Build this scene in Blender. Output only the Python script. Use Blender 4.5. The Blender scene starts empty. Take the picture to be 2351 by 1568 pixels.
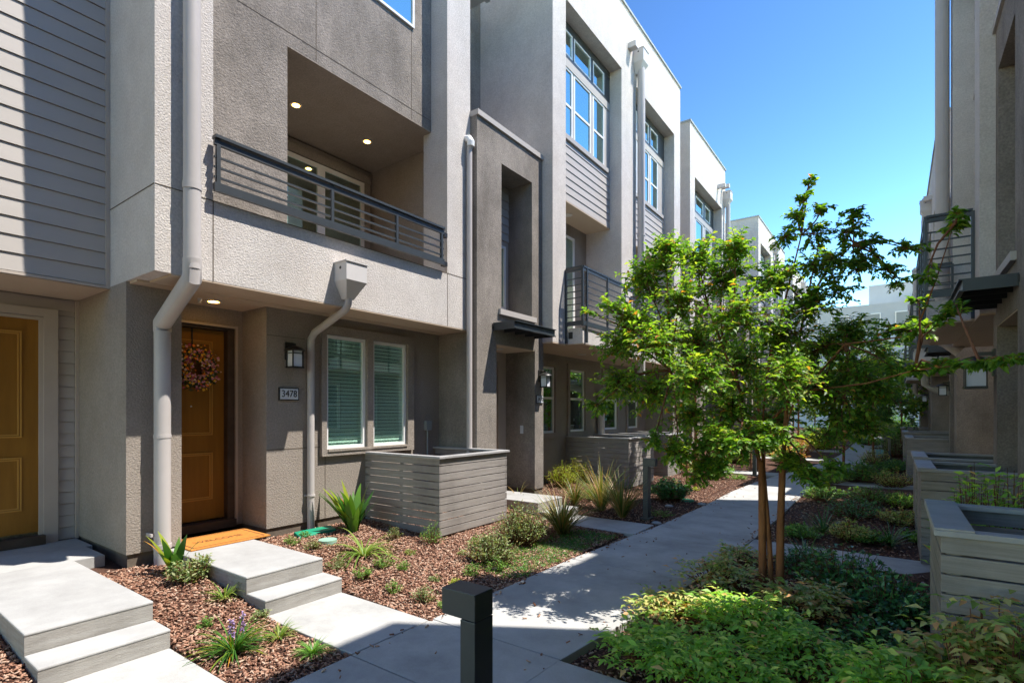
import bpy, bmesh, math, random
import numpy as np
from mathutils import Vector
R = math.radians
SC = bpy.context.scene
COL = SC.collection
# ------------------------------------------------------------------ camera
F_, CX, HY, VX, CAMZ = 1214.0, 1175.5, 945.0, 2055.0, 1.6
YAW = math.atan2(VX - CX, F_)
cd = bpy.data.cameras.new('camera'); cam = bpy.data.objects.new('camera', cd); COL.objects.link(cam)
cam.location = (0, 0, CAMZ); cam.rotation_euler = (R(90), 0, YAW)
cd.sensor_width = 36; cd.lens = 36 * F_ / 2351.0; cd.shift_y = (HY - 784) / 2351.0
cd.clip_start = 0.05; cd.clip_end = 3000
SC.camera = cam
# ------------------------------------------------------------------ sky, sun, exposure
SUN_AZ, SUN_EL = 30.77, 62.6          # azimuth from +X towards +Y
sd = Vector((math.cos(R(SUN_EL)) * math.cos(R(SUN_AZ)), math.cos(R(SUN_EL)) * math.sin(R(SUN_AZ)), math.sin(R(SUN_EL))))
w = bpy.data.worlds.new('World'); SC.world = w; w.use_nodes = True
nt = w.node_tree; bg = nt.nodes['Background']
sk = nt.nodes.new('ShaderNodeTexSky'); sk.sky_type = 'NISHITA'; sk.sun_disc = False
sk.sun_elevation = R(SUN_EL); sk.sun_rotation = R(90 - SUN_AZ); sk.altitude = 900; sk.air_density = 1.0; sk.dust_density = 0.1; sk.ozone_density = 3.0
SKY_A, SKY_G, SKY_B = 1 / 3.95, 2.15, 3.0      # deepens the blue away from the sun
m1 = nt.nodes.new('ShaderNodeVectorMath'); m1.operation = 'SCALE'; m1.inputs['Scale'].default_value = SKY_A
gm = nt.nodes.new('ShaderNodeGamma'); gm.inputs['Gamma'].default_value = SKY_G
m2 = nt.nodes.new('ShaderNodeVectorMath'); m2.operation = 'MULTIPLY'; m2.inputs[1].default_value = (SKY_B * 1.16, SKY_B * .92, SKY_B * .56)
nt.links.new(sk.outputs[0], m1.inputs[0]); nt.links.new(m1.outputs[0], gm.inputs[0]); nt.links.new(gm.outputs[0], m2.inputs[0])
nt.links.new(m2.outputs[0], bg.inputs[0]); bg.inputs[1].default_value = 0.15
sl = bpy.data.lights.new('sun', 'SUN'); sl.energy = 1.9; sl.angle = R(0.53); sl.color = (1, 0.95, 0.87)
so = bpy.data.objects.new('sun', sl); COL.objects.link(so); so.rotation_euler = sd.to_track_quat('Z', 'Y').to_euler()
SC.view_settings.view_transform = 'Standard'; SC.view_settings.look = 'None'; SC.view_settings.gamma = 1
SC.view_settings.exposure = 2.25
SC.cycles.max_bounces = 8; SC.cycles.diffuse_bounces = 5; SC.cycles.transparent_max_bounces = 12
# ------------------------------------------------------------------ materials
def mat(name, c, rough=0.8, c2=None, scale=4.0, bump=0.0, bscale=80.0, spec=0.3, metal=0.0, stain=0.0, fine=0.0, stretch=None, bdist=0.01):
    m = bpy.data.materials.new(name); m.use_nodes = True; t = m.node_tree; b = t.nodes['Principled BSDF']
    b.inputs['Roughness'].default_value = rough; b.inputs['Specular IOR Level'].default_value = spec; b.inputs['Metallic'].default_value = metal
    tc = t.nodes.new('ShaderNodeTexCoord'); src = tc.outputs['Object']
    if stretch:
        mp = t.nodes.new('ShaderNodeMapping'); mp.inputs['Scale'].default_value = stretch; t.links.new(src, mp.inputs[0]); src = mp.outputs[0]
    col = None
    if c2 is not None:
        n = t.nodes.new('ShaderNodeTexNoise'); n.inputs['Scale'].default_value = scale; n.inputs['Detail'].default_value = 6; n.inputs['Roughness'].default_value = 0.65
        t.links.new(src, n.inputs['Vector'])
        r = t.nodes.new('ShaderNodeValToRGB'); r.color_ramp.elements[0].position = 0.3; r.color_ramp.elements[1].position = 0.7
        r.color_ramp.elements[0].color = (*c, 1); r.color_ramp.elements[1].color = (*c2, 1)
        t.links.new(n.outputs['Fac'], r.inputs[0]); col = r.outputs[0]
    else:
        rgb = t.nodes.new('ShaderNodeRGB'); rgb.outputs[0].default_value = (*c, 1); col = rgb.outputs[0]
    if fine > 0:
        n2 = t.nodes.new('ShaderNodeTexNoise'); n2.inputs['Scale'].default_value = bscale * 0.8; n2.inputs['Detail'].default_value = 3
        t.links.new(src, n2.inputs['Vector'])
        mr = t.nodes.new('ShaderNodeMapRange'); mr.inputs[1].default_value = 0.3; mr.inputs[2].default_value = 0.7; mr.inputs[3].default_value = 1 - fine; mr.inputs[4].default_value = 1 + fine
        t.links.new(n2.outputs['Fac'], mr.inputs[0])
        mx = t.nodes.new('ShaderNodeVectorMath'); mx.operation = 'SCALE'; t.links.new(col, mx.inputs[0]); t.links.new(mr.outputs[0], mx.inputs['Scale']); col = mx.outputs[0]
    if stain > 0:
        n3 = t.nodes.new('ShaderNodeTexNoise'); n3.inputs['Scale'].default_value = 1.3; n3.inputs['Detail'].default_value = 8; n3.inputs['Roughness'].default_value = 0.7
        mp3 = t.nodes.new('ShaderNodeMapping'); mp3.inputs['Scale'].default_value = (1, 1, 0.45); mp3.inputs['Location'].default_value = (3.1, 1.7, 9.2)
        t.links.new(tc.outputs['Object'], mp3.inputs[0]); t.links.new(mp3.outputs[0], n3.inputs['Vector'])
        mr = t.nodes.new('ShaderNodeMapRange'); mr.inputs[1].default_value = 0.42; mr.inputs[2].default_value = 0.66; mr.inputs[3].default_value = 1; mr.inputs[4].default_value = 1 - stain
        t.links.new(n3.outputs['Fac'], mr.inputs[0])
        mx = t.nodes.new('ShaderNodeVectorMath'); mx.operation = 'SCALE'; t.links.new(col, mx.inputs[0]); t.links.new(mr.outputs[0], mx.inputs['Scale']); col = mx.outputs[0]
    t.links.new(col, b.inputs['Base Color'])
    if bump > 0:
        nb = t.nodes.new('ShaderNodeTexNoise'); nb.inputs['Scale'].default_value = bscale; nb.inputs['Detail'].default_value = 4; nb.inputs['Roughness'].default_value = 0.55
        t.links.new(src, nb.inputs['Vector'])
        bp = t.nodes.new('ShaderNodeBump'); bp.inputs['Strength'].default_value = bump; bp.inputs['Distance'].default_value = bdist
        t.links.new(nb.outputs['Fac'], bp.inputs['Height']); t.links.new(bp.outputs[0], b.inputs['Normal'])
    return m
def leafmat(name, cols, trans=0.35, rough=0.45):
    m = bpy.data.materials.new(name); m.use_nodes = True; t = m.node_tree; b = t.nodes['Principled BSDF']; out = t.nodes['Material Output']
    g = t.nodes.new('ShaderNodeNewGeometry'); r = t.nodes.new('ShaderNodeValToRGB'); r.color_ramp.interpolation = 'CONSTANT'
    els = r.color_ramp.elements
    tot = sum(c[3] for c in cols); acc = 0
    for i, c in enumerate(cols):
        e = els[i] if i < 2 else els.new(min(0.999, acc / tot))
        e.position = acc / tot; e.color = (c[0], c[1], c[2], 1); acc += c[3]
    t.links.new(g.outputs['Random Per Island'], r.inputs[0]); t.links.new(r.outputs[0], b.inputs['Base Color'])
    b.inputs['Roughness'].default_value = rough; b.inputs['Specular IOR Level'].default_value = 0.4
    tr = t.nodes.new('ShaderNodeBsdfTranslucent'); mc = t.nodes.new('ShaderNodeVectorMath'); mc.operation = 'MULTIPLY'
    mc.inputs[1].default_value = (1.5, 1.6, 0.5); t.links.new(r.outputs[0], mc.inputs[0]); t.links.new(mc.outputs[0], tr.inputs[0])
    mx = t.nodes.new('ShaderNodeMixShader'); mx.inputs[0].default_value = trans
    t.links.new(b.outputs[0], mx.inputs[1]); t.links.new(tr.outputs[0], mx.inputs[2]); t.links.new(mx.outputs[0], out.inputs[0])
    return m
def islandmat(name, cols, rough=0.9, bump=0.0):
    m = bpy.data.materials.new(name); m.use_nodes = True; t = m.node_tree; b = t.nodes['Principled BSDF']
    g = t.nodes.new('ShaderNodeNewGeometry'); r = t.nodes.new('ShaderNodeValToRGB')
    els = r.color_ramp.elements
    for i, c in enumerate(cols):
        e = els[i] if i < 2 else els.new(i / (len(cols) - 1))
        e.position = i / (len(cols) - 1); e.color = (*c, 1)
    t.links.new(g.outputs['Random Per Island'], r.inputs[0]); t.links.new(r.outputs[0], b.inputs['Base Color']); b.inputs['Roughness'].default_value = rough
    return m
def glassmat(name, tint, gl=0.45):
    m = bpy.data.materials.new(name); m.use_nodes = True; t = m.node_tree; out = t.nodes['Material Output']; t.nodes.remove(t.nodes['Principled BSDF'])
    a = t.nodes.new('ShaderNodeBsdfTransparent'); a.inputs[0].default_value = (*tint, 1)
    g = t.nodes.new('ShaderNodeBsdfGlossy'); g.inputs['Roughness'].default_value = 0.01; g.inputs[0].default_value = (0.75, 0.95, 0.9, 1)
    mx = t.nodes.new('ShaderNodeMixShader'); mx.inputs[0].default_value = gl
    t.links.new(a.outputs[0], mx.inputs[1]); t.links.new(g.outputs[0], mx.inputs[2]); t.links.new(mx.outputs[0], out.inputs[0]); return m
def emis(name, c, s):
    m = bpy.data.materials.new(name); m.use_nodes = True; b = m.node_tree.nodes['Principled BSDF']
    b.inputs['Base Color'].default_value = (*c, 1); b.inputs['Emission Color'].default_value = (*c, 1); b.inputs['Emission Strength'].default_value = s; return m
M = {}
M['light'] = mat('light_stucco', (0.55, 0.50, 0.46), 0.92, (0.62, 0.575, 0.535), 3, 0.75, 62, stain=0.12, fine=0.12, bdist=0.014)
M['dark'] = mat('dark_stucco', (0.22, 0.192, 0.165), 0.92, (0.31, 0.272, 0.238), 2.2, 0.8, 64, stain=0.36, fine=0.20, bdist=0.015)
M['brown'] = mat('taupe_stucco', (0.285, 0.243, 0.205), 0.92, (0.33, 0.285, 0.245), 2.2, 0.75, 66, stain=0.14, fine=0.13, bdist=0.012)
M['foot'] = mat('foundation_strip', (0.10, 0.08, 0.062), 0.9, (0.16, 0.13, 0.10), 6, 0.3, 40)
M['soffit'] = mat('soffit_paint', (0.50, 0.395, 0.29), 0.85, (0.54, 0.43, 0.325), 2, 0.2, 120)
M['siding'] = mat('siding_paint', (0.40, 0.365, 0.335), 0.6, (0.44, 0.405, 0.375), 1.6, 0.12, 60, stretch=(1, 0.2, 3), bdist=0.004)
M['trim'] = mat('trim_paint', (0.42, 0.36, 0.31), 0.65, (0.46, 0.40, 0.345), 3, 0.1, 90, bdist=0.003)
M['white'] = mat('white_vinyl', (0.80, 0.79, 0.77), 0.35, (0.76, 0.75, 0.73), 5)
M['pipe'] = mat('pipe_paint', (0.46, 0.425, 0.405), 0.45, (0.50, 0.46, 0.44), 3, 0.05, 30, stain=0.08)
M['pipelite'] = mat('scupper_paint', (0.56, 0.53, 0.51), 0.5, (0.6, 0.57, 0.55), 3, 0.05, 30)
M['metal'] = mat('railing_metal', (0.03, 0.036, 0.041), 0.4, (0.04, 0.047, 0.053), 8, 0.0, spec=0.5)
M['boll'] = mat('bollard_metal', (0.040, 0.043, 0.046), 0.45, (0.052, 0.056, 0.06), 8, 0.15, 300, spec=0.5, bdist=0.002)
M['black'] = mat('black_metal', (0.015, 0.014, 0.013), 0.4, (0.022, 0.02, 0.018), 10, spec=0.5)
M['cap'] = mat('parapet_cap', (0.35, 0.38, 0.38), 0.5, (0.4, 0.43, 0.43), 2)
M['door'] = mat('door_wood', (0.22, 0.098, 0.012), 0.42, (0.29, 0.135, 0.018), 2.0, 0.08, 50, stretch=(6, 6, 0.6), bdist=0.003)
M['doorg'] = mat('door_moulding', (0.46, 0.24, 0.05), 0.4)
M['thresh'] = mat('threshold', (0.05, 0.035, 0.025), 0.5, (0.09, 0.065, 0.05), 6)
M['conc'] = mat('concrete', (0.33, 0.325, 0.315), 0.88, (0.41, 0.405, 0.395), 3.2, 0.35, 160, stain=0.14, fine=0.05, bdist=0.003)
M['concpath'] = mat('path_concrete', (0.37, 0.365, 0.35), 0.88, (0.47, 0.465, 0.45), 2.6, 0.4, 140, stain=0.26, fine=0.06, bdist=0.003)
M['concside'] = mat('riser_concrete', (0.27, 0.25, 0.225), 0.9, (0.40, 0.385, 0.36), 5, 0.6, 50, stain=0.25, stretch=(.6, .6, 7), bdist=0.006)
M['fence'] = mat('fence_paint', (0.23, 0.205, 0.186), 0.75, (0.36, 0.33, 0.305), 6, 0.5, 40, stretch=(.35, .35, 9), stain=0.28, bdist=0.004)
M['fencecap'] = mat('fence_cap', (0.40, 0.39, 0.385), 0.6, (0.30, 0.29, 0.285), 6, 0.3, 50, bdist=0.004)
M['soil'] = mat('soil', (0.06, 0.028, 0.018), 0.95, (0.12, 0.06, 0.04), 30, 1.0, 60, fine=0.3, bdist=0.03)
M['chip'] = islandmat('bark_chip', [(0.09, 0.036, 0.021), (0.20, 0.088, 0.052), (0.31, 0.155, 0.098), (0.41, 0.245, 0.165), (0.50, 0.36, 0.27)])
M['glass'] = glassmat('window_glass', (0.92, 0.98, 0.95), 0.22)
M['glassdk'] = glassmat('window_glass_dark', (0.35, 0.5, 0.42), 0.62)
M['blind'] = mat('blind_slats', (0.70, 0.86, 0.77), 0.5)
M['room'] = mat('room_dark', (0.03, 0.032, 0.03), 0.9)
M['curtain'] = mat('window_backing', (0.36, 0.37, 0.34), 0.9, (0.42, 0.42, 0.39), 2)
M['lampglass'] = mat('lamp_glass', (0.72, 0.74, 0.78), 0.3)
M['bulb'] = emis('lit_bulb', (1.0, 0.52, 0.10), 6)
M['disc'] = mat('unlit_disc', (0.6, 0.57, 0.53), 0.5)
M['plaque'] = mat('plaque_face', (0.62, 0.64, 0.67), 0.4)
M['mat_'] = mat('coir', (0.55, 0.22, 0.045), 0.95, (0.42, 0.16, 0.03), 40, 0.8, 300, bdist=0.004)
M['coirdark'] = mat('coir_dark', (0.12, 0.05, 0.02), 0.95)
M['greenbox'] = mat('valve_green', (0.01, 0.20, 0.11), 0.4, (0.015, 0.26, 0.15), 8)
M['greenlid'] = mat('drain_lid', (0.22, 0.38, 0.30), 0.6, (0.28, 0.44, 0.36), 20)
M['bark'] = mat('bark', (0.10, 0.034, 0.014), 0.8, (0.36, 0.15, 0.06), 9, 0.9, 20, stretch=(1, 1, 0.25), bdist=0.01)
M['twig'] = mat('twig', (0.12, 0.045, 0.025), 0.8, (0.2, 0.09, 0.05), 8)
M['stake'] = mat('stake_wood', (0.30, 0.14, 0.07), 0.8, (0.22, 0.10, 0.05), 6)
M['leaf'] = leafmat('tree_leaf', [(0.085, 0.19, 0.032, 2.5), (0.12, 0.25, 0.036, 4), (0.18, 0.33, 0.045, 4), (0.27, 0.40, 0.055, 3.2), (0.40, 0.46, 0.07, 1.8), (0.55, 0.24, 0.06, 0.35)], 0.5)
M['leafdk'] = leafmat('tree_leaf_dark', [(0.058, 0.156, 0.042, 3), (0.094, 0.218, 0.049, 4), (0.146, 0.291, 0.058, 3), (0.250, 0.374, 0.062, 1)], 0.38)
M['leafb'] = leafmat('tree_leaf_far', [(0.098, 0.211, 0.033, 3), (0.163, 0.293, 0.049, 4), (0.293, 0.390, 0.065, 3), (0.488, 0.423, 0.081, 0.6)], 0.45)
M['nand'] = leafmat('nandina_leaf', [(0.167, 0.362, 0.060, 3), (0.272, 0.514, 0.079, 4), (0.424, 0.635, 0.106, 3), (0.665, 0.756, 0.181, 1.2), (0.800, 0.514, 0.211, 0.5)], 0.4)
M['nandr'] = leafmat('nandina_red', [(0.353, 0.442, 0.110, 3), (0.530, 0.486, 0.176, 4), (0.618, 0.331, 0.132, 2), (0.221, 0.353, 0.066, 3)], 0.3)
M['shrubdk'] = leafmat('shrub_dark', [(0.047, 0.144, 0.047, 3), (0.079, 0.223, 0.058, 4), (0.131, 0.301, 0.079, 2), (0.262, 0.118, 0.079, 0.4)], 0.2, 0.35)
M['vari'] = leafmat('variegated', [(0.10, 0.17, 0.05, 3), (0.24, 0.30, 0.12, 4), (0.38, 0.40, 0.20, 2), (0.3, 0.2, 0.08, .5)], 0.3)
M['mound'] = leafmat('mound_green', [(0.093, 0.225, 0.039, 3), (0.171, 0.344, 0.066, 4), (0.291, 0.450, 0.106, 2)], 0.35)
M['yell'] = leafmat('yellow_green', [(0.24, 0.34, 0.02, 3), (0.38, 0.45, 0.03, 4), (0.5, 0.5, 0.06, 2)], 0.35)
M['oran'] = leafmat('orange_leaf', [(0.5, 0.2, 0.06, 3), (0.6, 0.3, 0.1, 3), (0.35, 0.3, 0.08, 2)], 0.35)
M['strap'] = leafmat('strap_leaf', [(0.05, 0.15, 0.03, 3), (0.09, 0.20, 0.03, 4), (0.25, 0.30, 0.03, 1.5), (0.55, 0.26, 0.03, .8)], 0.3, 0.3)
M['grass'] = leafmat('grass_blade', [(0.14, 0.24, 0.04, 3), (0.24, 0.32, 0.06, 4), (0.36, 0.38, 0.12, 2)], 0.3)
M['flax'] = leafmat('flax_blade', [(0.10, 0.15, 0.03, 3), (0.22, 0.22, 0.06, 3), (0.36, 0.22, 0.08, 3), (0.45, 0.36, 0.18, 1)], 0.25)
M['flaxdk'] = leafmat('agapanthus_blade', [(0.048, 0.128, 0.040, 3), (0.096, 0.192, 0.056, 3), (0.192, 0.272, 0.112, 1)], 0.2, 0.35)
M['purple'] = leafmat('purple_flower', [(0.30, 0.18, 0.42, 3), (0.42, 0.30, 0.55, 2)], 0.2)
M['flower'] = leafmat('wreath_flower', [(0.8, 0.22, 0.02, 2), (0.85, 0.5, 0.04, 3), (0.62, 0.28, 0.36, 4), (0.75, 0.6, 0.5, 2), (0.35, 0.06, 0.12, 2)], 0.1)
M['wleaf'] = leafmat('wreath_leaf', [(0.03, 0.06, 0.015, 3), (0.07, 0.11, 0.03, 2), (0.12, 0.07, 0.04, 1)], 0.1)
M['box'] = mat('grey_box', (0.26, 0.28, 0.28), 0.5)
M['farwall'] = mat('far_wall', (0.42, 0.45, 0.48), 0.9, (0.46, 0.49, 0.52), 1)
M['card'] = mat('blue_sign', (0.18, 0.42, 0.46), 0.6)
# ------------------------------------------------------------------ helpers
def setp(o, label=None, cat=None, group=None, kind=None):
    if label: o['label'] = label
    if cat: o['category'] = cat
    if group: o['group'] = group
    if kind: o['kind'] = kind
    return o
def empty(name, loc, label, cat, group=None, rz=0):
    o = bpy.data.objects.new(name, None); COL.objects.link(o); o.location = loc; o.rotation_euler = (0, 0, rz); o.empty_display_size = 0.2
    return setp(o, label, cat, group)
def origin(o):
    v = Vector((0, 0, 0))
    while o is not None: v = v + o.location; o = o.parent
    return v
class MB:
    def __init__(s, tf=None): s.v = []; s.f = []; s.tf = tf
    def add(s, vs, fs):
        n = len(s.v)
        if s.tf:
            vs = [s.tf(p) for p in vs]; fs = [tuple(reversed(f)) for f in fs] if s.tf.flip else fs
        s.v += [tuple(p) for p in vs]; s.f += [tuple(n + i for i in f) for f in fs]; return s
    def box(s, x0, x1, y0, y1, z0, z1):
        x0, x1 = sorted((x0, x1)); y0, y1 = sorted((y0, y1)); z0, z1 = sorted((z0, z1))
        return s.add([(x0, y0, z0), (x1, y0, z0), (x1, y1, z0), (x0, y1, z0), (x0, y0, z1), (x1, y0, z1), (x1, y1, z1), (x0, y1, z1)],
                     [(0, 3, 2, 1), (4, 5, 6, 7), (0, 1, 5, 4), (1, 2, 6, 5), (2, 3, 7, 6), (3, 0, 4, 7)])
    def hexa(s, b, t): return s.add(list(b) + list(t), [(0, 3, 2, 1), (4, 5, 6, 7), (0, 1, 5, 4), (1, 2, 6, 5), (2, 3, 7, 6), (3, 0, 4, 7)])
    def tube(s, pts, rad, n=10, cap=True):
        pts = [Vector(p) for p in pts]; rad = rad if isinstance(rad, (list, tuple)) else [rad] * len(pts)
        vs = []; fs = []; up = None
        for i, p in enumerate(pts):
            d = (pts[min(i + 1, len(pts) - 1)] - pts[max(i - 1, 0)]).normalized()
            if up is None: up = Vector((0, 0, 1)) if abs(d.z) < 0.9 else Vector((1, 0, 0))
            a = d.cross(up); a = a.normalized() if a.length > 1e-5 else d.orthogonal().normalized(); b = d.cross(a).normalized(); up = -b if False else a.cross(d)
            # mitred bends
            for k in range(n):
                t = 2 * math.pi * k / n; vs.append(p + a * (rad[i] * math.cos(t)) + b * (rad[i] * math.sin(t)))
        for i in range(len(pts) - 1):
            for k in range(n):
                fs.append((i * n + k, i * n + (k + 1) % n, (i + 1) * n + (k + 1) % n, (i + 1) * n + k))
        if cap: fs += [tuple(reversed(range(n))), tuple((len(pts) - 1) * n + k for k in range(n))]
        return s.add(vs, fs)
    def disc(s, c, r, h, n=24): return s.tube([(c[0], c[1], c[2]), (c[0], c[1], c[2] + h)], r, n)
    def build(s, name, m, parent=None, bevel=0, smooth=False, label=None):
        if not s.v: return None
        o0 = origin(parent) if parent else Vector((0, 0, 0))
        me = bpy.data.meshes.new(name); me.from_pydata([(p[0] - o0.x, p[1] - o0.y, p[2] - o0.z) for p in s.v], [], s.f)
        bm = bmesh.new(); bm.from_mesh(me); bmesh.ops.recalc_face_normals(bm, faces=bm.faces); bm.to_mesh(me); bm.free()
        o = bpy.data.objects.new(name, me); COL.objects.link(o); me.materials.append(m)
        if smooth or (len(s.v) > 60 and name in ('downspout', 'pipe_elbow', 'wall_lamp', 'downlight', 'drain_lid')):
            me.polygons.foreach_set('use_smooth', [True] * len(me.polygons)); me.set_sharp_from_angle(angle=R(38))
        if parent: o.parent = parent
        if bevel:
            b = o.modifiers.new('bevel', 'BEVEL'); b.width = bevel; b.segments = 2; b.limit_method = 'ANGLE'
        if label: o['label'] = label
        return o
def npmesh(name, V, Fq, m, parent=None):
    """V (n,3), Fq (k,4) quads"""
    me = bpy.data.meshes.new(name); o0 = origin(parent) if parent else Vector((0, 0, 0))
    V = np.asarray(V, dtype=np.float32) - np.array([o0.x, o0.y, o0.z], dtype=np.float32)
    me.vertices.add(len(V)); me.vertices.foreach_set('co', V.ravel())
    me.loops.add(Fq.size); me.loops.foreach_set('vertex_index', Fq.ravel().astype(np.int32))
    me.polygons.add(len(Fq)); me.polygons.foreach_set('loop_start', (np.arange(len(Fq)) * 4).astype(np.int32)); 
    try: me.polygons.foreach_set('loop_total', np.full(len(Fq), 4, dtype=np.int32))
    except Exception: pass
    me.update(calc_edges=True); me.validate()
    o = bpy.data.objects.new(name, me); COL.objects.link(o); me.materials.append(m)
    if parent: o.parent = parent
    return o
class TF:
    def __init__(s, flip=False, c=0.0, zo=0.0, yo=0.0): s.flip = flip; s.c = c; s.zo = zo; s.yo = yo
    def __call__(s, p): return ((-p[0] + s.c) if s.flip else p[0], p[1] + s.yo, p[2] + s.zo)
LEFT = TF()
def leaves(P, D, N, size, width, fold=0.25, droop=0.15):
    """pointed folded leaves. P base, D unit dir, N approx normal"""
    P = np.asarray(P, float); D = np.asarray(D, float); N = np.asarray(N, float); n = len(P)
    size = np.asarray(size, float).reshape(-1, 1) * np.ones((n, 1)); 
    D /= np.linalg.norm(D, axis=1, keepdims=True) + 1e-9
    S = np.cross(D, N); S /= np.linalg.norm(S, axis=1, keepdims=True) + 1e-9; U = np.cross(S, D)
    wd = size * width
    base = P; mid = P + D * size * 0.5 + U * 0; Lp = P + D * size * 0.45 - S * wd / 2 + U * wd * fold; Rp = P + D * size * 0.45 + S * wd / 2 + U * wd * fold
    tip = P + D * size - U * size * droop
    V = np.stack([base, Rp, tip, mid, Lp], 1).reshape(-1, 3); i = np.arange(n)[:, None] * 5
    F = np.concatenate([i + np.array([[0, 1, 2, 3]]), i + np.array([[0, 3, 2, 4]])], 1).reshape(-1, 4)
    return V, F
def merge(parts):
    V = []; F = []; k = 0
    for v, f in parts:
        V.append(v); F.append(f + k); k += len(v)
    return np.concatenate(V), np.concatenate(F)
def blades(rng, base, n, length, width, spread=0.8, droop=0.6, seg=5, tip=True, lean=(0, 0)):
    parts = []
    for i in range(n):
        a = rng.uniform(0, 2 * math.pi); L = length * rng.uniform(0.6, 1.1); el = rng.uniform(0.15, 1.0) * spread; wv = width * rng.uniform(0.7, 1.2)
        d = np.array([math.cos(a) * math.sin(el) + lean[0], math.sin(a) * math.sin(el) + lean[1], math.cos(el)]); d /= np.linalg.norm(d)
        p = np.array(base, float) + np.array([math.cos(a), math.sin(a), 0]) * rng.uniform(0, 0.12) * length * 0.5
        side = np.array([-math.sin(a), math.cos(a), 0]); tw = rng.uniform(-0.5, 0.5); side = side * math.cos(tw) + np.array([0, 0, 1]) * math.sin(tw) * 0.3
        V = []; dr = droop * rng.uniform(0.5, 1.4)
        for s in range(seg + 1):
            t = s / seg; ww = wv * (0.55 + 0.9 * t - 1.45 * t ** 2.2 if t < 1 else 0.02); ww = max(ww, 0.001)
            V += [p - side * ww / 2, p + side * ww / 2]
            d = d + np.array([math.cos(a) * 0.25 * dr, math.sin(a) * 0.25 * dr, -dr * (0.2 + t * 0.9) / seg * 2.2]); d /= np.linalg.norm(d); p = p + d * L / seg
        F = np.array([[2 * s, 2 * s + 1, 2 * s + 3, 2 * s + 2] for s in range(seg)])
        parts.append((np.array(V), F))
    return merge(parts)
rng = np.random.default_rng(7); random.seed(7)
# ground height of the planting beds
def gz(x, y):
    if -4.0 < x < -2.5 and any(a < y < c for a, c in ((.86, 1.545), (2.215, 2.92), (6.55, 7.25), (14.6, 15.3), (19.9, 20.6))): return -.06
    if x < -2.9: t = max(0, min(1, (-3.15 - x) / 2.4)); return -0.03 + 0.175 * (t * t * (3 - 2 * t)) + 0.012 * math.sin(3.1 * x + 1.7 * y) * min(1, t * 4)
    if x > -1.5: t = min(1, (x + 1.5) / 0.8); return -0.03 + 0.02 * t * (1 + math.sin(2.3 * x - 1.9 * y))
    return -0.06
def xy(px, py, z=0.0):      # ground position seen at a place in the photograph (used only to survey the beds)
    u = (px - CX) / F_; v = (HY - py) / F_; t = (z - CAMZ) / v
    return ((-math.sin(YAW) + u * math.cos(YAW)) * t, (math.cos(YAW) + u * math.sin(YAW)) * t)
# ================================================================== SETTING
g = MB(); g.add([(-400, -400, -0.14), (400, -400, -0.14), (400, 1500, -0.14), (-400, 1500, -0.14)], [(0, 1, 2, 3)])
setp(g.build('ground', M['soil']), kind='structure')
nx, ny = 95, 560
xs = np.linspace(-7.3, 2.1, nx); ys = np.linspace(-2, 54, ny)
V = np.array([(x, y, gz(x, y)) for y in ys for x in xs]); I = np.arange(nx * ny).reshape(ny, nx)
F = np.stack([I[:-1, :-1], I[:-1, 1:], I[1:, 1:], I[1:, :-1]], -1).reshape(-1, 4)
setp(npmesh('mulch_bed', V, F, M['soil']), kind='structure')
# path: outline left / right at rising Y
PL = [(-2.90, -2.0), (-2.90, 0.85), (-2.90, 2.2), (-2.90, 2.95), (-2.86, 5.05), (-2.75, 6.55), (-2.70, 7.2), (-2.64, 9.2), (-2.66, 11.2), (-2.55, 13.4), (-2.30, 15.6), (-1.98, 18.0), (-1.75, 20.4), (-1.65, 23), (-1.65, 27), (-1.7, 33), (-1.7, 40), (-1.7, 50)]
PR = [(-1.78, -2.0), (-1.78, 0.85), (-1.78, 2.2), (-1.75, 2.95), (-1.53, 5.05), (-1.46, 6.55), (-1.44, 7.2), (-1.42, 9.2), (-1.45, 11.2), (-1.38, 13.4), (-1.12, 15.6), (-0.74, 18.0), (-0.5, 20.4), (-0.42, 23), (-0.45, 27), (-0.5, 33), (-0.5, 40), (-0.5, 50)]
p = MB(); G_ = 0.004
for i in range(len(PL) - 1):
    a, b, c, d = PL[i], PR[i], PR[i + 1], PL[i + 1]
    q = [(a[0], a[1] + G_), (b[0], b[1] + G_), (c[0], c[1] - G_), (d[0], d[1] - G_)]
    p.hexa([(x, y, -0.12) for x, y in q], [(x, y, 0) for x, y in q])
for y0, y1, xr in ((2.2, 2.95, 1.0), (6.5, 7.18, 0.97), (13.7, 14.4, 0.97), (18.5, 19.2, 0.97), (24.5, 25.2, 0.97)):   # side walks to the right hand doors
    xl = -1.77 if y0 < 3 else np.interp(y0, [q[1] for q in PR], [q[0] for q in PR]) + 0.02
    xe = xl
    for j, xx in enumerate(np.linspace(xl, xr, 3)[1:]):
        p.box(xe + G_, xx - G_, y0 + 0.006, y1 - 0.006, -0.12, -0.002); xe = xx
for y0, y1 in ((0.86, 1.545), (2.215, 2.92), (6.55, 7.25), (14.6, 15.3), (19.9, 20.6), (25, 25.7)):   # left side walks
    xe = float(np.interp(y0, [q[1] for q in PL], [q[0] for q in PL])) - 0.01
    p.box(-4.0, xe - G_, y0, y1, -0.12, -0.002)
setp(p.build('path', M['concpath'], bevel=0.006), kind='structure')
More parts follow.
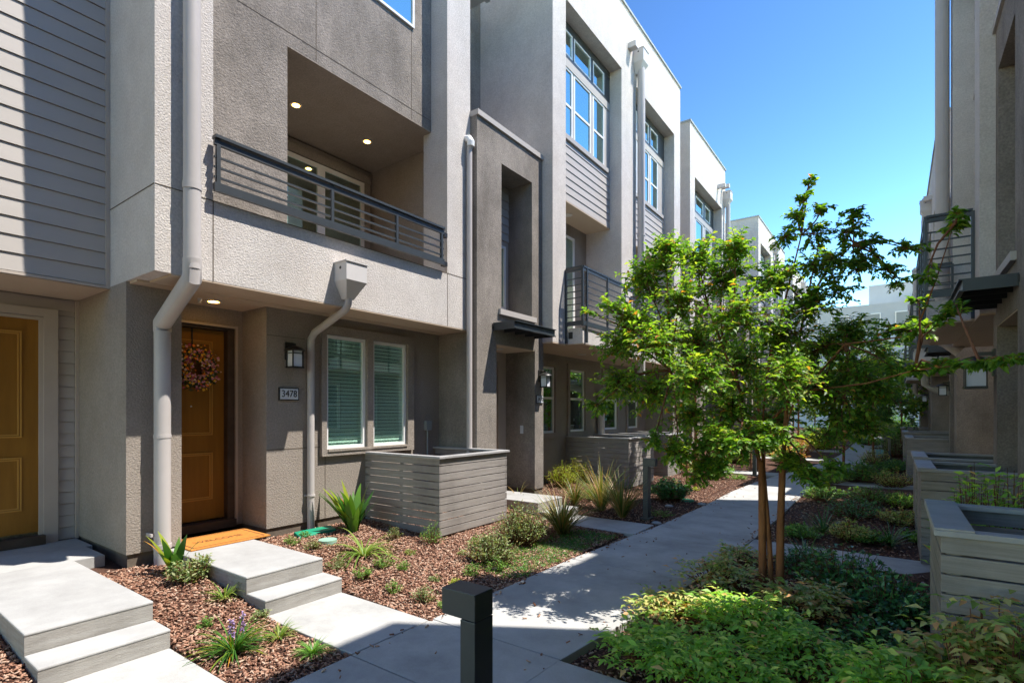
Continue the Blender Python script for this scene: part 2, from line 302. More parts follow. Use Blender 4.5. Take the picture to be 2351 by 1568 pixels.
# raised landings
p = MB(); p.box(-7.12, -6.6, -1.0, 1.85, 0.0, 0.247).box(-6.592, -6.045, -1.0, 1.79, 0.0, 0.25)
setp(p.build('landing', M['concpath'], bevel=0.006), kind='structure')
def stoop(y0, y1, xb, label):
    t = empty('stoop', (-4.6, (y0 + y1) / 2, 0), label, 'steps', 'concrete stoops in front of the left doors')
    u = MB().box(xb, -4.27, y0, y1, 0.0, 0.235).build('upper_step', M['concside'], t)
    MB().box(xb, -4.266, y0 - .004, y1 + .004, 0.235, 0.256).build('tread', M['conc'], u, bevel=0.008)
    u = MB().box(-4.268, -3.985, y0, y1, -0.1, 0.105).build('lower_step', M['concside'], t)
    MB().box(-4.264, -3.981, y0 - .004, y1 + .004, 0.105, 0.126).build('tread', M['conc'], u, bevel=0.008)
    return t
stoop(0.86, 1.545, -6.04, 'pale concrete stoop nearest the camera, in front of the siding entry')
stoop(2.215, 2.92, -5.76, 'pale concrete stoop carrying the orange doormat')
stoop(6.55, 7.25, -5.76, 'pale concrete stoop half hidden by flax, before the tower door')
# ================================================================== building kit
def siding(name, m, tf, parent, x, y0, y1, z0, z1, exp=0.155, face=1, th=0.018, label=None):
    b = MB(tf); z = z0
    while z < z1 - 1e-4:
        zt = min(z + exp, z1)
        # one lapped board, thicker at its foot
        b.hexa([(x - 0.02, y0, z + .006), (x + th, y0, z + .006), (x + th, y1, z + .006), (x - 0.02, y1, z + .006)], [(x - 0.02, y0, zt), (x + 0.006, y0, zt), (x + 0.006, y1, zt), (x - 0.02, y1, zt)])
        b.box(x - .02, x - .004, y0, y1, z, z + .006)
        z = zt
    return b.build(name, m, parent, label=label)
def window(tf, parent, x, y0, y1, z0, z1, split=None, fr=0.035, glass='glassdk', inner='curtain', blinds=False, depth=0.03):
    o = MB(tf)
    o.box(x, x + depth, y0, y0 + fr, z0, z1).box(x, x + depth, y1 - fr, y1, z0, z1).box(x, x + depth, y0 + fr, y1 - fr, z0, z0 + fr).box(x, x + depth, y0 + fr, y1 - fr, z1 - fr, z1)
    if split: o.box(x, x + depth * 0.9, y0 + fr, y1 - fr, split - fr * 0.55, split + fr * 0.55)
    wd = o.build('window', M['white'], parent)
    MB(tf).box(x + 0.006, x + 0.011, y0 + fr * .8, y1 - fr * .8, z0 + fr * .8, z1 - fr * .8).build('pane', M[glass], wd)
    if blinds:
        b = MB(tf); z = z0 + 0.02
        while z < z1 - 0.03:
            b.hexa([(x - 0.024, y0, z), (x - 0.020, y0, z), (x - 0.020, y1, z), (x - 0.024, y1, z)], [(x - 0.042, y0, z + .041), (x - 0.038, y0, z + .041), (x - 0.038, y1, z + .041), (x - 0.042, y1, z + .041)]); z += 0.048
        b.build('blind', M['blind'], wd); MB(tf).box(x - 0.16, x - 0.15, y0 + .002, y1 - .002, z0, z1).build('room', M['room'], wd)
    elif inner:
        zz = split if split else z0
        MB(tf).box(x - 0.06, x - 0.055, y0 + .002, y1 - .002, z0 + .01, z1 - .01).build('window_backing', M[inner], wd)  # roller blind colour, near-black where the sheet stands for an unlit room
    return wd
def lamp(tf, parent, x, y, z, s=1.0):
    """lantern on a wall facing +x"""
    f = MB(tf); cx = x + 0.10 * s; h = 0.055 * s
    f.box(x, x + 0.02, y - 0.05 * s, y + 0.05 * s, z - 0.04 * s, z + 0.14 * s)
    f.box(x + 0.02, cx, y - 0.012 * s, y + 0.012 * s, z + 0.10 * s, z + 0.125 * s)
    for sx in (-1, 1):
        for sy in (-1, 1): f.box(cx + sx * h - .006, cx + sx * h + .006, y + sy * h - .006, y + sy * h + .006, z - 0.11 * s, z + 0.05 * s)
    f.box(cx - h - .01, cx + h + .01, y - h - .01, y + h + .01, z - 0.125 * s, z - 0.11 * s)
    for sy in (-1, 1): f.box(cx - h, cx + h, y + sy * h - .004, y + sy * h + .004, z + 0.022, z + 0.030)
    f.box(cx + h - .004, cx + h + .004, y - h, y + h, z + 0.022, z + 0.030)
    # domed hat
    pts = [(0.105, 0.05), (0.10, 0.06), (0.06, 0.085), (0.02, 0.098), (0.004, 0.10)]; vs = []; fs = []; n = 20
    for r_, zz in pts:
        for k in range(n): a = 2 * math.pi * k / n; vs.append((cx + r_ * s * math.cos(a), y + r_ * s * math.sin(a), z + zz * s))
    for i in range(len(pts) - 1):
        for k in range(n): fs.append((i * n + k, i * n + (k + 1) % n, (i + 1) * n + (k + 1) % n, (i + 1) * n + k))
    fs.append(tuple(range(n))); fs.append(tuple((len(pts) - 1) * n + k for k in range(n)))
    f.add(vs, fs)
    l = f.build('wall_lamp', M['black'], parent)
    MB(tf).box(cx - h + .008, cx + h - .008, y - h + .008, y + h - .008, z - 0.108 * s, z + 0.048 * s).build('lamp_glass', M['lampglass'], l)
    return l
def plaque(parent, x, y0, y1, z0, z1, txt):
    b = MB().box(x, x + 0.018, y0 - .012, y1 + .012, z0 - .012, z1 + .012).build('number_plaque', M['black'], parent)
    MB().box(x + 0.0182, x + 0.022, y0, y1, z0, z1).build('plaque_face', M['plaque'], b)
    cu = bpy.data.curves.new('txt', 'FONT'); cu.body = txt; cu.size = (z1 - z0) * .92; cu.align_x = 'CENTER'; cu.align_y = 'CENTER'; cu.extrude = 0.0015; cu.space_character = 1.02
    to = bpy.data.objects.new('t', cu); COL.objects.link(to); dg = bpy.context.evaluated_depsgraph_get(); me = bpy.data.meshes.new_from_object(to.evaluated_get(dg)); bpy.data.objects.remove(to)
    o = bpy.data.objects.new('house_number', me); COL.objects.link(o); me.materials.clear(); me.materials.append(M['black'])
    sc = 1.0 if len(txt) < 4 else 0.86
    o0 = origin(b)
    me.transform(__import__('mathutils').Matrix(((0, 0, 1, x + 0.024 - o0.x), (sc, 0, 0, (y0 + y1) / 2 - o0.y), (0, 1, 0, (z0 + z1) / 2 - o0.z), (0, 0, 0, 1))))
    o.parent = b
def door(tf, parent, x, y0, y1, z0, z1, label=None):
    """two panel door facing +x: slab, raised mouldings"""
    d = MB(tf).box(x - 0.04, x, y0, y1, z0, z1).build('door', M['door'], parent, label=label)
    m = MB(tf); s = 0.13; zr = z0 + 0.86
    for a, b in ((z0 + 0.23, zr - 0.09), (zr + 0.11, z1 - 0.13)):
        for k, (w_, pr) in enumerate(((0.0, 0.012), (0.02, 0.006))):
            ya, yb, za, zb = y0 + s + w_, y1 - s - w_, a + w_, b - w_; t = 0.013
            m.box(x + .0005, x + pr, ya, ya + t, za, zb).box(x + .0005, x + pr, yb - t, yb, za, zb).box(x + .0005, x + pr, ya + t, yb - t, za, za + t).box(x + .0005, x + pr, ya + t, yb - t, zb - t, zb)
    m.build('moulding', M['doorg'], d)
    return d
def downlight(tf, parent, x, y, z, lit, r=0.075):
    o = MB(tf).disc((x, y, z - 0.012), r, 0.012).build('downlight', M['disc'], parent)
    if lit: MB(tf).disc((x, y, z - 0.014), r * 0.62, 0.002 ).build('bulb', M['bulb'], o)
def scupper(tf, parent, x, yc, ztop, hw=0.14, dp=0.22, h=0.2, tap=0.19):
    """rain box on a wall facing +x"""
    b = MB(tf)
    b.box(x, x + dp, yc - hw, yc + hw, ztop - h, ztop)
    a = 0.05
    b.hexa([(x + .01, yc - a, ztop - h - tap), (x + 2 * a, yc - a, ztop - h - tap), (x + 2 * a, yc + a, ztop - h - tap), (x + .01, yc + a, ztop - h - tap)],
           [(x, yc - hw, ztop - h), (x + dp, yc - hw, ztop - h), (x + dp, yc + hw, ztop - h), (x, yc + hw, ztop - h)])
    b.box(x, x + dp + .012, yc - hw - .012, yc + hw + .012, ztop, ztop + .012)
    o = b.build('rain_box', M['pipelite'], parent)
    h_ = MB(tf); h_.tube([(x + dp * .5, yc - hw - .002, ztop - .06), (x + dp * .5, yc - hw + .004, ztop - .06)], 0.018, 12); h_.build('overflow_hole', M['black'], o)
def railing(tf, parent, pts, ztop, zbot, posts, bars=4, capw=0.05):
    """pts: plan polyline; posts: list of plan points"""
    b = MB(tf)
    def run(a, c, z, hw, hh):
        dx, dy = c[0] - a[0], c[1] - a[1]; L = math.hypot(dx, dy); nx_, ny_ = -dy / L * hw, dx / L * hw
        q = [(a[0] + nx_, a[1] + ny_), (c[0] + nx_, c[1] + ny_), (c[0] - nx_, c[1] - ny_), (a[0] - nx_, a[1] - ny_)]
        b.hexa([(x, y, z - hh) for x, y in q], [(x, y, z + hh) for x, y in q])
    for a, c in zip(pts[:-1], pts[1:]):
        run(a, c, ztop, capw / 2, 0.014); run(a, c, ztop - 0.05, 0.016, 0.024); run(a, c, zbot, 0.02, 0.040)
        for k in range(bars):
            z = zbot + (ztop - 0.09 - zbot) * (k + 1) / (bars + 1) ; run(a, c, z, 0.009, 0.009)
    for q in posts: b.box(q[0] - .017, q[0] + .017, q[1] - .017, q[1] + .017, zbot - (q[2] if len(q) > 2 else 0.02), ztop - 0.015)
    return b.build('railing', M['metal'], parent)
def canopy(tf, parent, x, y0, y1, z, dp=0.40, h=0.12):
    b = MB(tf); t = 0.012
    for ya in (y0, y1 - t): b.box(x, x + dp, ya, ya + t, z - h, z)
    b.box(x + dp - t, x + dp, y0 + t, y1 - t, z - h, z)
    b.box(x + dp, x + dp + .03, y0 - .0, y1 + .0, z - 0.012, z)           # channel flanges of the front beam
    b.box(x + dp, x + dp + .03, y0 - .0, y1 + .0, z - h, z - h + 0.012)
    n = 4
    for k in range(1, n):
        yy = y0 + (y1 - y0) * k / n; b.box(x, x + dp - t, yy - .006, yy + .006, z - h, z - .01)
    b.box(x, x + dp - t, y0 + t, y1 - t, z - .035, z - .022)
    c = b.build('door_canopy', M['metal'], parent)
    MB(tf).box(x, x + .012, y0 - .03, y0 - .001, z - .09, z - .02).build('bracket', M['black'], c)
def parapet_cap(tf, parent, x0, x1, y0, y1, z):
    MB(tf).box(x0 - .03, x1 + .03, y0 - .03, y1 + .03, z, z + 0.05).build('parapet_cap', M['cap'], parent)
def joint(tf, boxes, parent):
    for q in boxes: MB(tf).box(*q).build('control_joint', M['foot'], parent)
# ------------------------------------------------------------------ near left townhouse
P, G, Q, S = -5.13, -5.77, -5.445, -6.2; TOP = 9.6; BK = -13
A = empty('townhouse', (-7, 3, 0), 'near townhouse on the left with a recessed balcony, wide lap siding and two gold doors', 'townhouse', 'townhouses in the left row')
b = MB()   # light stucco
b.box(S - .3, P, 1.87, 2.35, 2.81, TOP)                 # near pier
b.box(-5.60, P, 2.35, 5.52, 2.81, 3.56)                 # balcony front
b.box(-5.60, P, 5.52, 6.018, 2.81, TOP)
b.build('light_wall', M['light'], A)
b = MB()   # darker stucco above
b.box(-7.2, Q, 2.35, 3.28, 3.56, TOP).box(-7.2, Q, 3.28, 5.52, 5.656, TOP)
b.box(-7.2, -5.601, 5.862, 6.018, 2.81, TOP).box(-7.2, -5.601, 5.52, 5.862, 5.656, TOP)
b.build('dark_wall', M['dark'], A)
b = MB()   # ground storey
b.box(-7.14, G, 1.87, 2.34, 0.27, 2.81); b.box(-7.14, -6.30, 2.34, 3.22, 0.27, 2.81) if False else None
b.box(-7.14, G, 3.22, 3.985, 0.27, 2.81); b.box(-7.14, G, 4.0, 6.018, 0.27, 2.81) if False else None
# wall with window openings
b.box(-6.0, G, 3.985, 5.31, 0.27, 1.10).box(-6.0, G, 3.985, 5.31, 2.60, 2.81).box(-6.0, G, 4.60, 4.70, 1.10, 2.60).box(-6.0, G, 5.31, 6.018, 0.27, 2.81)
b.box(-6.45, -6.30, 2.34, 2.40, 0.27, 2.81).box(-6.45, -6.30, 3.14, 3.22, 0.27, 2.81).box(-6.45, -6.30, 2.40, 3.14, 2.58, 2.81)
b.build('ground_wall', M['brown'], A)
MB().box(-7.13, G - .02, 1.885, 2.33, 0.0, 0.27).build('foundation', M['foot'], A); MB().box(-7.13, G - .02, 3.23, 6.0, 0.0, 0.27).build('foundation', M['foot'], A)
b = MB(); b.box(-7.3, -5.6, 1.9, 6.018, 2.79, 2.81).box(-7.3, S, -2.5, 1.9, 2.79, 2.81); b.box(-5.6, P - .002, 2.0, 6.016, 2.795, 2.81)
b.build('soffit', M['soffit'], A)
b = MB(); b.box(BK, -7.2, -2.5, 6.018, 0, TOP).box(-7.2, S - .021, -2.5, 1.9, 2.81, TOP); b.build('body', M['dark'], A)
siding('upper_siding', M['siding'], LEFT, A, S, -2.5, 1.835, 2.815, TOP, 0.157)
MB().box(S - .02, S + .03, 1.835, 1.868, 2.79, TOP).box(S - .02, S + .026, -2.5, 1.835, 2.79, 2.815).build('corner_trim', M['trim'], A)
siding('entry_siding', M['siding'], LEFT, A, -7.14, 1.70, 1.84, 0.25, 2.66, 0.124); siding('entry_siding', M['siding'], LEFT, A, -7.14, -1.0, 1.84, 2.66, 2.79, 0.124)
siding('entry_siding', M['siding'], LEFT, A, -7.14, -1.5, 0.60, 0.25, 2.66, 0.124)
b = MB(); b.box(-7.15, -7.09, 1.58, 1.695, 0.2, 2.66).box(-7.15, -7.105, 1.545, 1.58, 0.3, 2.57).box(-7.15, -7.09, 0.6, 1.58, 2.575, 2.66).box(-7.15, -7.105, 0.72, 1.545, 2.54, 2.57).box(-7.15, -7.09, 0.6, 0.72, 0.2, 2.66)
b.box(-7.12, -7.09, 1.84, 1.868, 0.25, 2.78)
b.build('door_trim', M['trim'], A)
door(LEFT, A, -7.13, 0.76, 1.545, 0.37, 2.54, 'gold front door set in siding, nearest the camera')
MB().box(-7.14, -7.02, 0.72, 1.58, 0.25, 0.34).build('threshold', M['thresh'], A)
MB().tube([(-6.419, 2.70, 1.66), (-6.410, 2.70, 1.66)], .009, 10).build('peephole', M['white'], A)
# second door (numbered 3478)
door(LEFT, A, -6.42, 2.34, 3.06, 0.36, 2.54, 'gold front door with a flower wreath')
b = MB(); b.box(-6.46, -6.33, 3.06, 3.14, 0.27, 2.58).box(-6.46, -6.33, 2.3, 3.06, 2.545, 2.58); b.build('door_frame', M['thresh'], A)
MB().box(-6.45, -6.28, 2.3, 3.14, 0.255, 0.345).build('threshold', M['thresh'], A)
b = MB(); b.box(-6.305, -6.285, 3.135, 3.16, 0.3, 2.60).box(-6.305, -6.285, 2.34, 3.135, 2.575, 2.60).build('door_trim', M['trim'], A)
downlight(LEFT, A, -5.93, 2.72, 2.79, True, .085); downlight(LEFT, A, -6.72, 1.02, 2.79, False, .10)
b = MB(); b.tube([(-5.93, 2.58, 2.79), (-5.93, 2.58, 2.765)], 0.022, 10).tube([(-5.93, 2.58, 2.765), (-5.93, 2.58, 2.75)], 0.011, 8).disc((-5.93, 2.58, 2.745), .018, .005); b.build('sprinkler', M['white'], A)
# window pair
t = MB(); zt, zb = 2.675, 1.045
t.box(G, G + .05, 3.905, 3.975, zb, zt).box(G, G + .05, 4.60, 4.70, 1.13, 2.57).box(G, G + .05, 5.325, 5.445, zb, zt).box(G, G + .05, 3.975, 5.325, zb, 1.13).box(G, G + .05, 3.975, 5.325, 2.57, zt)
t.box(G + .05, G + .062, 3.99, 5.31, 1.10, 1.13)
t.build('window_trim', M['brown'], A)
for (a, c) in ((3.98, 4.595), (4.705, 5.32)): window(LEFT, A, -5.80, a, c, 1.13, 2.565, glass='glass', blinds=True, depth=0.04, fr=0.04)
lamp(LEFT, A, G, 3.50, 2.25, 1.15); plaque(A, G, 3.375, 3.60, 1.745, 1.868, '3478')
joint(LEFT, [(G, G + .003, 3.222, 3.905, 1.160, 1.170), (G, G + .003, 3.978, 3.986, 0.27, 1.045), (G, G + .003, 3.225, 3.7, 2.47, 2.476), (P, P + .003, 1.872, 6.016, 3.552, 3.560), (P, P + .003, 2.345, 2.353, 2.812, 3.552), (P, P + .003, 5.52, 5.527, 2.812, 3.552), (Q, Q + .003, 2.352, 5.518, 5.80, 5.806), (Q, Q + .003, 3.636, 3.642, 5.66, TOP), (S, P - .01, 1.866, 1.87, 3.552, 3.560), (Q, Q + .003, 5.13, 5.136, 5.66, 6.92)], A)
# meter box
b = MB(); b.box(G, G + .06, 5.69, 5.80, 1.32, 1.46).tube([(G + .03, 5.74, 1.32), (G + .03, 5.74, 0.2)], 0.013, 8); b.build('electric_box', M['box'], A)
# recessed balcony
MB().box(-7.2, -5.6, 2.4, 5.862, 3.36, 3.40).build('balcony_floor', M['soffit'], A)
MB().box(-7.2, Q - .001, 3.28, 5.862, 5.64, 5.656).build('balcony_ceiling', M['brown'], A)
b = MB(); b.box(-7.195, -7.14, 3.0, 3.45, 3.4, 5.48).box(-7.195, -7.14, 5.66, 5.80, 3.4, 5.48).box(-7.195, -7.12, 3.0, 5.80, 5.40, 5.52).box(-7.195, -7.15, 3.0, 5.86, 5.52, 5.60); b.build('balcony_trim', M['brown'], A)
MB().box(-7.2, -5.46, 5.855, 5.862, 3.4, 5.64).build('balcony_side', M['brown'], A)
for a, c in ((3.45, 4.85), (4.85, 5.66)):
    window(LEFT, A, -7.15, a, c, 3.42, 5.38, fr=0.065, glass='glassdk', inner='room')
downlight(LEFT, A, -6.39, 3.97, 5.64, True); downlight(LEFT, A, -6.39, 5.13, 5.64, True)
railing(LEFT, A, [(-5.06, 2.325), (-5.06, 5.37)], 4.125, 3.665, [(-5.06, 2.36), (-5.06, 3.58), (-5.06, 4.52), (-5.06, 5.33)], 3, capw=.075)
b = MB(); b.box(-5.12, -5.05, 5.375, 5.44, 4.02, 4.08).box(-5.12, -5.05, 5.375, 5.44, 3.62, 3.68).build('rail_bracket', M['black'], A)
# upper window
window(LEFT, A, Q - .005, 3.4, 5.17, 6.93, 8.5, glass='glassdk')
# big downspout
b = MB(); X1 = -5.04; r_ = 0.070
b.tube([(X1, 2.13, TOP), (X1, 2.13, 2.86)], r_, 20); b.tube([(X1, 2.13, 3.62), (X1, 2.13, 3.56)], r_ + .006, 20)
b.tube([(X1, 2.13, 2.95), (X1, 2.13, 2.78), (-5.665, 2.13, 2.44), (-5.665, 2.13, 2.36)], [r_ + .004, r_ * 1.12, r_ * 1.12, r_ + .004], 24)
b.tube([(-5.665, 2.13, 2.36), (-5.665, 2.13, 0.13)], r_, 20); b.tube([(-5.665, 2.13, 0.34), (-5.665, 2.13, 0.30)], r_ + .007, 20)
b.box(-5.77, -5.66, 2.03, 2.05, .42, .45)
b.build('downspout', M['pipe'], A, smooth=True, label='thick cream downspout with a dog-leg under the soffit')
for zz in (1.35,): MB().tube([(-5.665, 2.13, zz), (-5.665, 2.13, zz + .03)], .074, 20).build('pipe_strap', M['pipe'], A)
MB().tube([(X1, 2.13, 6.6), (X1, 2.13, 6.63)], .075, 20).build('pipe_strap', M['pipe'], A)
# rain box and thin downspout
scupper(LEFT, A, P, 3.80, 3.27)
b = MB(); b.tube([(-5.06, 3.80, 2.93), (-5.07, 3.80, 2.83), (-5.12, 3.80, 2.77), (-5.66, 3.76, 2.55), (-5.72, 3.755, 2.48), (-5.72, 3.75, 2.38), (-5.72, 3.75, 0.15)], 0.042, 14); b.tube([(-5.72, 3.75, .60), (-5.72, 3.75, .58)], .052, 14); b.box(G, G + .02, 3.69, 3.81, .58, .60)
b.build('downspout', M['pipe'], A, label='thin downspout beside the paired windows')
b = MB(); b.tube([(-5.05, 5.93, 5.50), (-5.07, 5.93, 5.44), (-5.07, 5.93, 0.2)], 0.042, 12); b.build('downspout', M['pipe'], A, label='thin downspout against the tower edge')
b = MB(); b.tube([(-5.13, 5.93, 5.62), (-5.08, 5.93, 5.61), (-5.04, 5.93, 5.55), (-5.045, 5.93, 5.49)], 0.055, 14); b.build('pipe_elbow', M['white'], A)
# ------------------------------------------------------------------ tower and block builder
def block(tf, parent, y0, top=10.48, bf=.33, U=-4.79, second=True, bays=2, ybays=None, gdoor=True, G2=-5.77, lit=False):
    W = U - 0.26; B2 = -5.645
    L = 6.69
    y1 = y0 + (L if bays == 2 else 3.9)
    piers = [(y0, y0 + .45), (y0 + 2.84, y0 + 3.62), (y0 + 6.21, y1)] if bays == 2 else [(y0, y0 + .45), (y0 + 3.45, y1)]
    ot = 9.02 if top > 10 else top - 1.45
    b = MB(tf)
    for a, c in piers: b.box(-5.3, U, a, c, 2.81, ot)
    b.box(-5.3, U, y0, y1, ot, top)
    ops = list(zip([q[1] for q in piers[:-1]], [q[0] for q in piers[1:]]))
    for a, c in ops: b.box(-6.4, -5.3, c, c + .15, 2.81, ot); b.box(-6.4, -5.3, a - .15, a, 2.81, ot)
    b.box(BK, -6.4, y0, y1, 0, top); b.box(-6.4, -5.3, y0, y0 + .08, 0.27 if False else 2.81, top); b.box(-6.4, -5.3, y1 - .08, y1, 2.81, top)
    b.box(-6.4, -5.3, y0 + .08, y1 - .08, ot, top)
    for a, c in ops: b.box(-5.65 , U, a, c, 2.81, 3.03)
    b.build('light_wall', M['light'], parent)
    parapet_cap(tf, parent, -5.0 if False else -6.0, U, y0, y1, top)
    wz0, wz1 = ot - 2.22, ot - 0.15; bz = ot - 3.41
    for i, (a, c) in enumerate(ops):
        # recessed window wall in the bay
        bw = MB(tf); bw.box(-5.645, W - .05, a, c, bz, ot); bw.build('bay_wall', M['soffit'], parent)
        fr = MB(tf); x = W - .05
        us = [0.0, .16, .28, .60, .67, .88, 1.0]  # margins
        wide = c - a - .16 - .2
        n = 3
        cuts = [a + .06, a + .74, a + .80, a + 1.50, a + 1.60, a + 2.12] if c - a > 2.3 else [a + .1, a + .85, a + .95, a + 1.5]
        if c - a > 2.8: cuts = [a + .2, a + .8, a + 1.0, a + 1.8, a + 2.0, a + 2.6]
        # dark frame band around the upper lights
        fr.box(x, x + .035, a, c, wz1, ot).box(x, x + .03, a, c, ot - .70, ot - .62)
        edges = [a] + cuts + [c]
        for k in range(0, len(edges), 2): fr.box(x, x + .03, edges[k], edges[k + 1], ot - .62, wz1)
        fr.build('dark_frame', M['metal'], parent)
        lo = MB(tf)
        for k in range(0, len(edges), 2): lo.box(x, x + .03, edges[k], edges[k + 1], wz0 + .06, ot - .80)
        lo.box(x, x + .045, a, c, ot - .86, ot - .70).box(x, x + .07, a, c - .13, wz0 - .03, wz0 + .06)
        lo.build('window_trim', M['siding'], parent)
        for k in range(0, len(cuts), 2):
            window(tf, parent, x + .002, cuts[k], cuts[k + 1], ot - .62, wz1, glass='glassdk', inner='room', fr=.035)
            window(tf, parent, x + .002, cuts[k], cuts[k + 1], wz0 + .06, ot - .86, split=wz0 + .66, glass='glassdk', fr=.04)
        siding('bay_siding', M['siding'], tf, parent, W - .03, a, c, bz, wz0 - .035, 0.15)
        MB(tf).box(-5.645, W - .01, a, c, bz - .02, bz - .001).build('bay_soffit', M['soffit'], parent)
        # balcony behind
        bb = MB(tf); bb.box(-6.4, B2, a, c, 3.03, bz); bb.build('balcony_back', M['brown'], parent)
        window(tf, parent, B2, a + .25, a + 1.8 if c - a > 2 else a + .9, 3.10, 5.33, fr=.05, glass='glass', inner='curtain')
        downlight(tf, parent, -5.38, a + 1.1, bz - .02, False, .09)
        if i == 0 or bays == 1:
            sl_ = MB(tf); sl_.box(U, U + bf, a + .02, a + 2.8, 2.81, 3.03); sl_.box(U, U + bf - .02, a + .04, a + 2.78, 3.03, 3.09); sl_.build('balcony_slab', M['light'], parent)
            yb = a + 2.83
            railing(tf, parent, [(U + .02, a - .02), (U + bf + .02, a - .02), (U + bf + .02, yb), (U + .02, yb)], 4.15, 3.16,
                    [(U + .02, a - .02, .34), (U + bf + .02, a - .02, .05), (U + bf + .03, a + .12, .34), (U + bf + .03, a + .95, .34), (U + bf + .03, a + 1.75, .34), (U + bf + .03, yb - .1, .34), (U + .02, yb, .05)], 7)
            bk = MB(tf); bk.box(U + .05, U + .13, a + .008, a + .018, 2.90, 3.02)
            for q in (0, 1):
                for r2 in (0, 1): bk.box(U + .06 + q * .05, U + .07 + q * .05, a + .002, a + .008, 2.915 + r2 * .08, 2.925 + r2 * .08)
            bk.build('rail_bracket', M['black'], parent)
        else:
            railing(tf, parent, [(U - .03, a), (U - .03, c)], 4.15, 3.16, [(U - .03, a + .03), (U - .03, (a + c) / 2), (U - .03, c - .03)], 7)
    # downspout and rain box on the middle pier
    yd = y0 + 3.62 if bays == 2 else y1 + 0.0
    if bays == 2:
        scupper(tf, parent, U, y0 + 3.62, ot + .72, .15, .24, .27, .22)
        d = MB(tf); d.tube([(U + .12, yd, ot + .35), (U + .13, yd, ot + .2), (U + .13, yd, 2.4), (U - .1, yd, 2.25), (-5.60, yd, 2.1), (-5.66, yd, 2.0), (-5.66, yd, 0.1)], .085, 16); d.tube([(U + .13, yd, 5.6), (U + .13, yd, 5.57)], .093, 16)
        d.build('downspout', M['pipe'], parent)
        MB(tf).box(U, U + .18, y0 + 3.18, y0 + 3.34, ot + .62, ot + .74).build('roof_vent', M['pipelite'], parent); MB(tf).box(U, U + .2, y0 + 3.55, y0 + 3.70, ot + .735, ot + .80).build('roof_vent', M['pipelite'], parent)
    else:
        scupper(tf, parent, U, y1 - .14, ot + .62, .15, .24, .27, .22)
        d = MB(tf); d.tube([(U + .13, y1 - .14, ot + .2), (U + .13, y1 - .14, 2.86), (U - .1, y1 - .14, 2.74)], .07, 14); d.build('downspout', M['pipe'], parent)
        MB(tf).box(U, U + .25, y1 - 1.0, y1 - .9, ot + .5, ot + .62).build('roof_vent', M['pipelite'], parent); MB(tf).box(U, U + .25, y1 - .5, y1 - .38, ot + .66, ot + .78).build('roof_vent', M['pipelite'], parent)
    # ground storey
    b = MB(tf); wins = [(y0 + .95, y0 + 1.65), (y0 + 2.27, y0 + 2.97), (y0 + 3.94, y0 + 4.71), (y0 + 5.37, y0 + 6.05)] if bays == 2 else [(y0 + .9, y0 + 1.6), (y0 + 2.3, y0 + 3.0)]
    yy = y0
    for a, c in wins:
        b.box(-6.1, G2, yy, a, 0.27, 2.81).box(-6.1, G2, a, c, .27, 1.16).box(-6.1, G2, a, c, 2.52, 2.81); yy = c
    b.box(-6.1, G2, yy, y1, 0.27, 2.81); b.box(-6.4, -6.1, y0, y0 + .1, .27, 2.81).box(-6.4, -6.1, y1 - .1, y1, .27, 2.81)
    b.build('ground_wall', M['brown'], parent)
    MB(tf).box(-6.1, G2 - .02, y0, y1, 0.0, .27).build('foundation', M['foot'], parent)
    MB(tf).box(-6.4, U - .002, y0 + .002, y1 - .002, 2.79, 2.81).box(U, U + .325, y0 + .48, y0 + 3.2, 2.795, 2.81).build('soffit', M['soffit'], parent)
    for a, c in wins:
        t = MB(tf); t.box(G2, G2 + .04, a - .09, a, 1.05, 2.65).box(G2, G2 + .04, c, c + .09, 1.05, 2.65).box(G2, G2 + .04, a, c, 2.52, 2.65).box(G2, G2 + .04, a, c, 1.05, 1.16); t.build('window_trim', M['brown'], parent)
        window(tf, parent, G2 - .03, a, c, 1.16, 2.52, split=1.88, glass='glassdk', inner='room', fr=.045)
    downlight(tf, parent, -5.25, y0 + 1.9, 2.79, False, .09)
    return y1
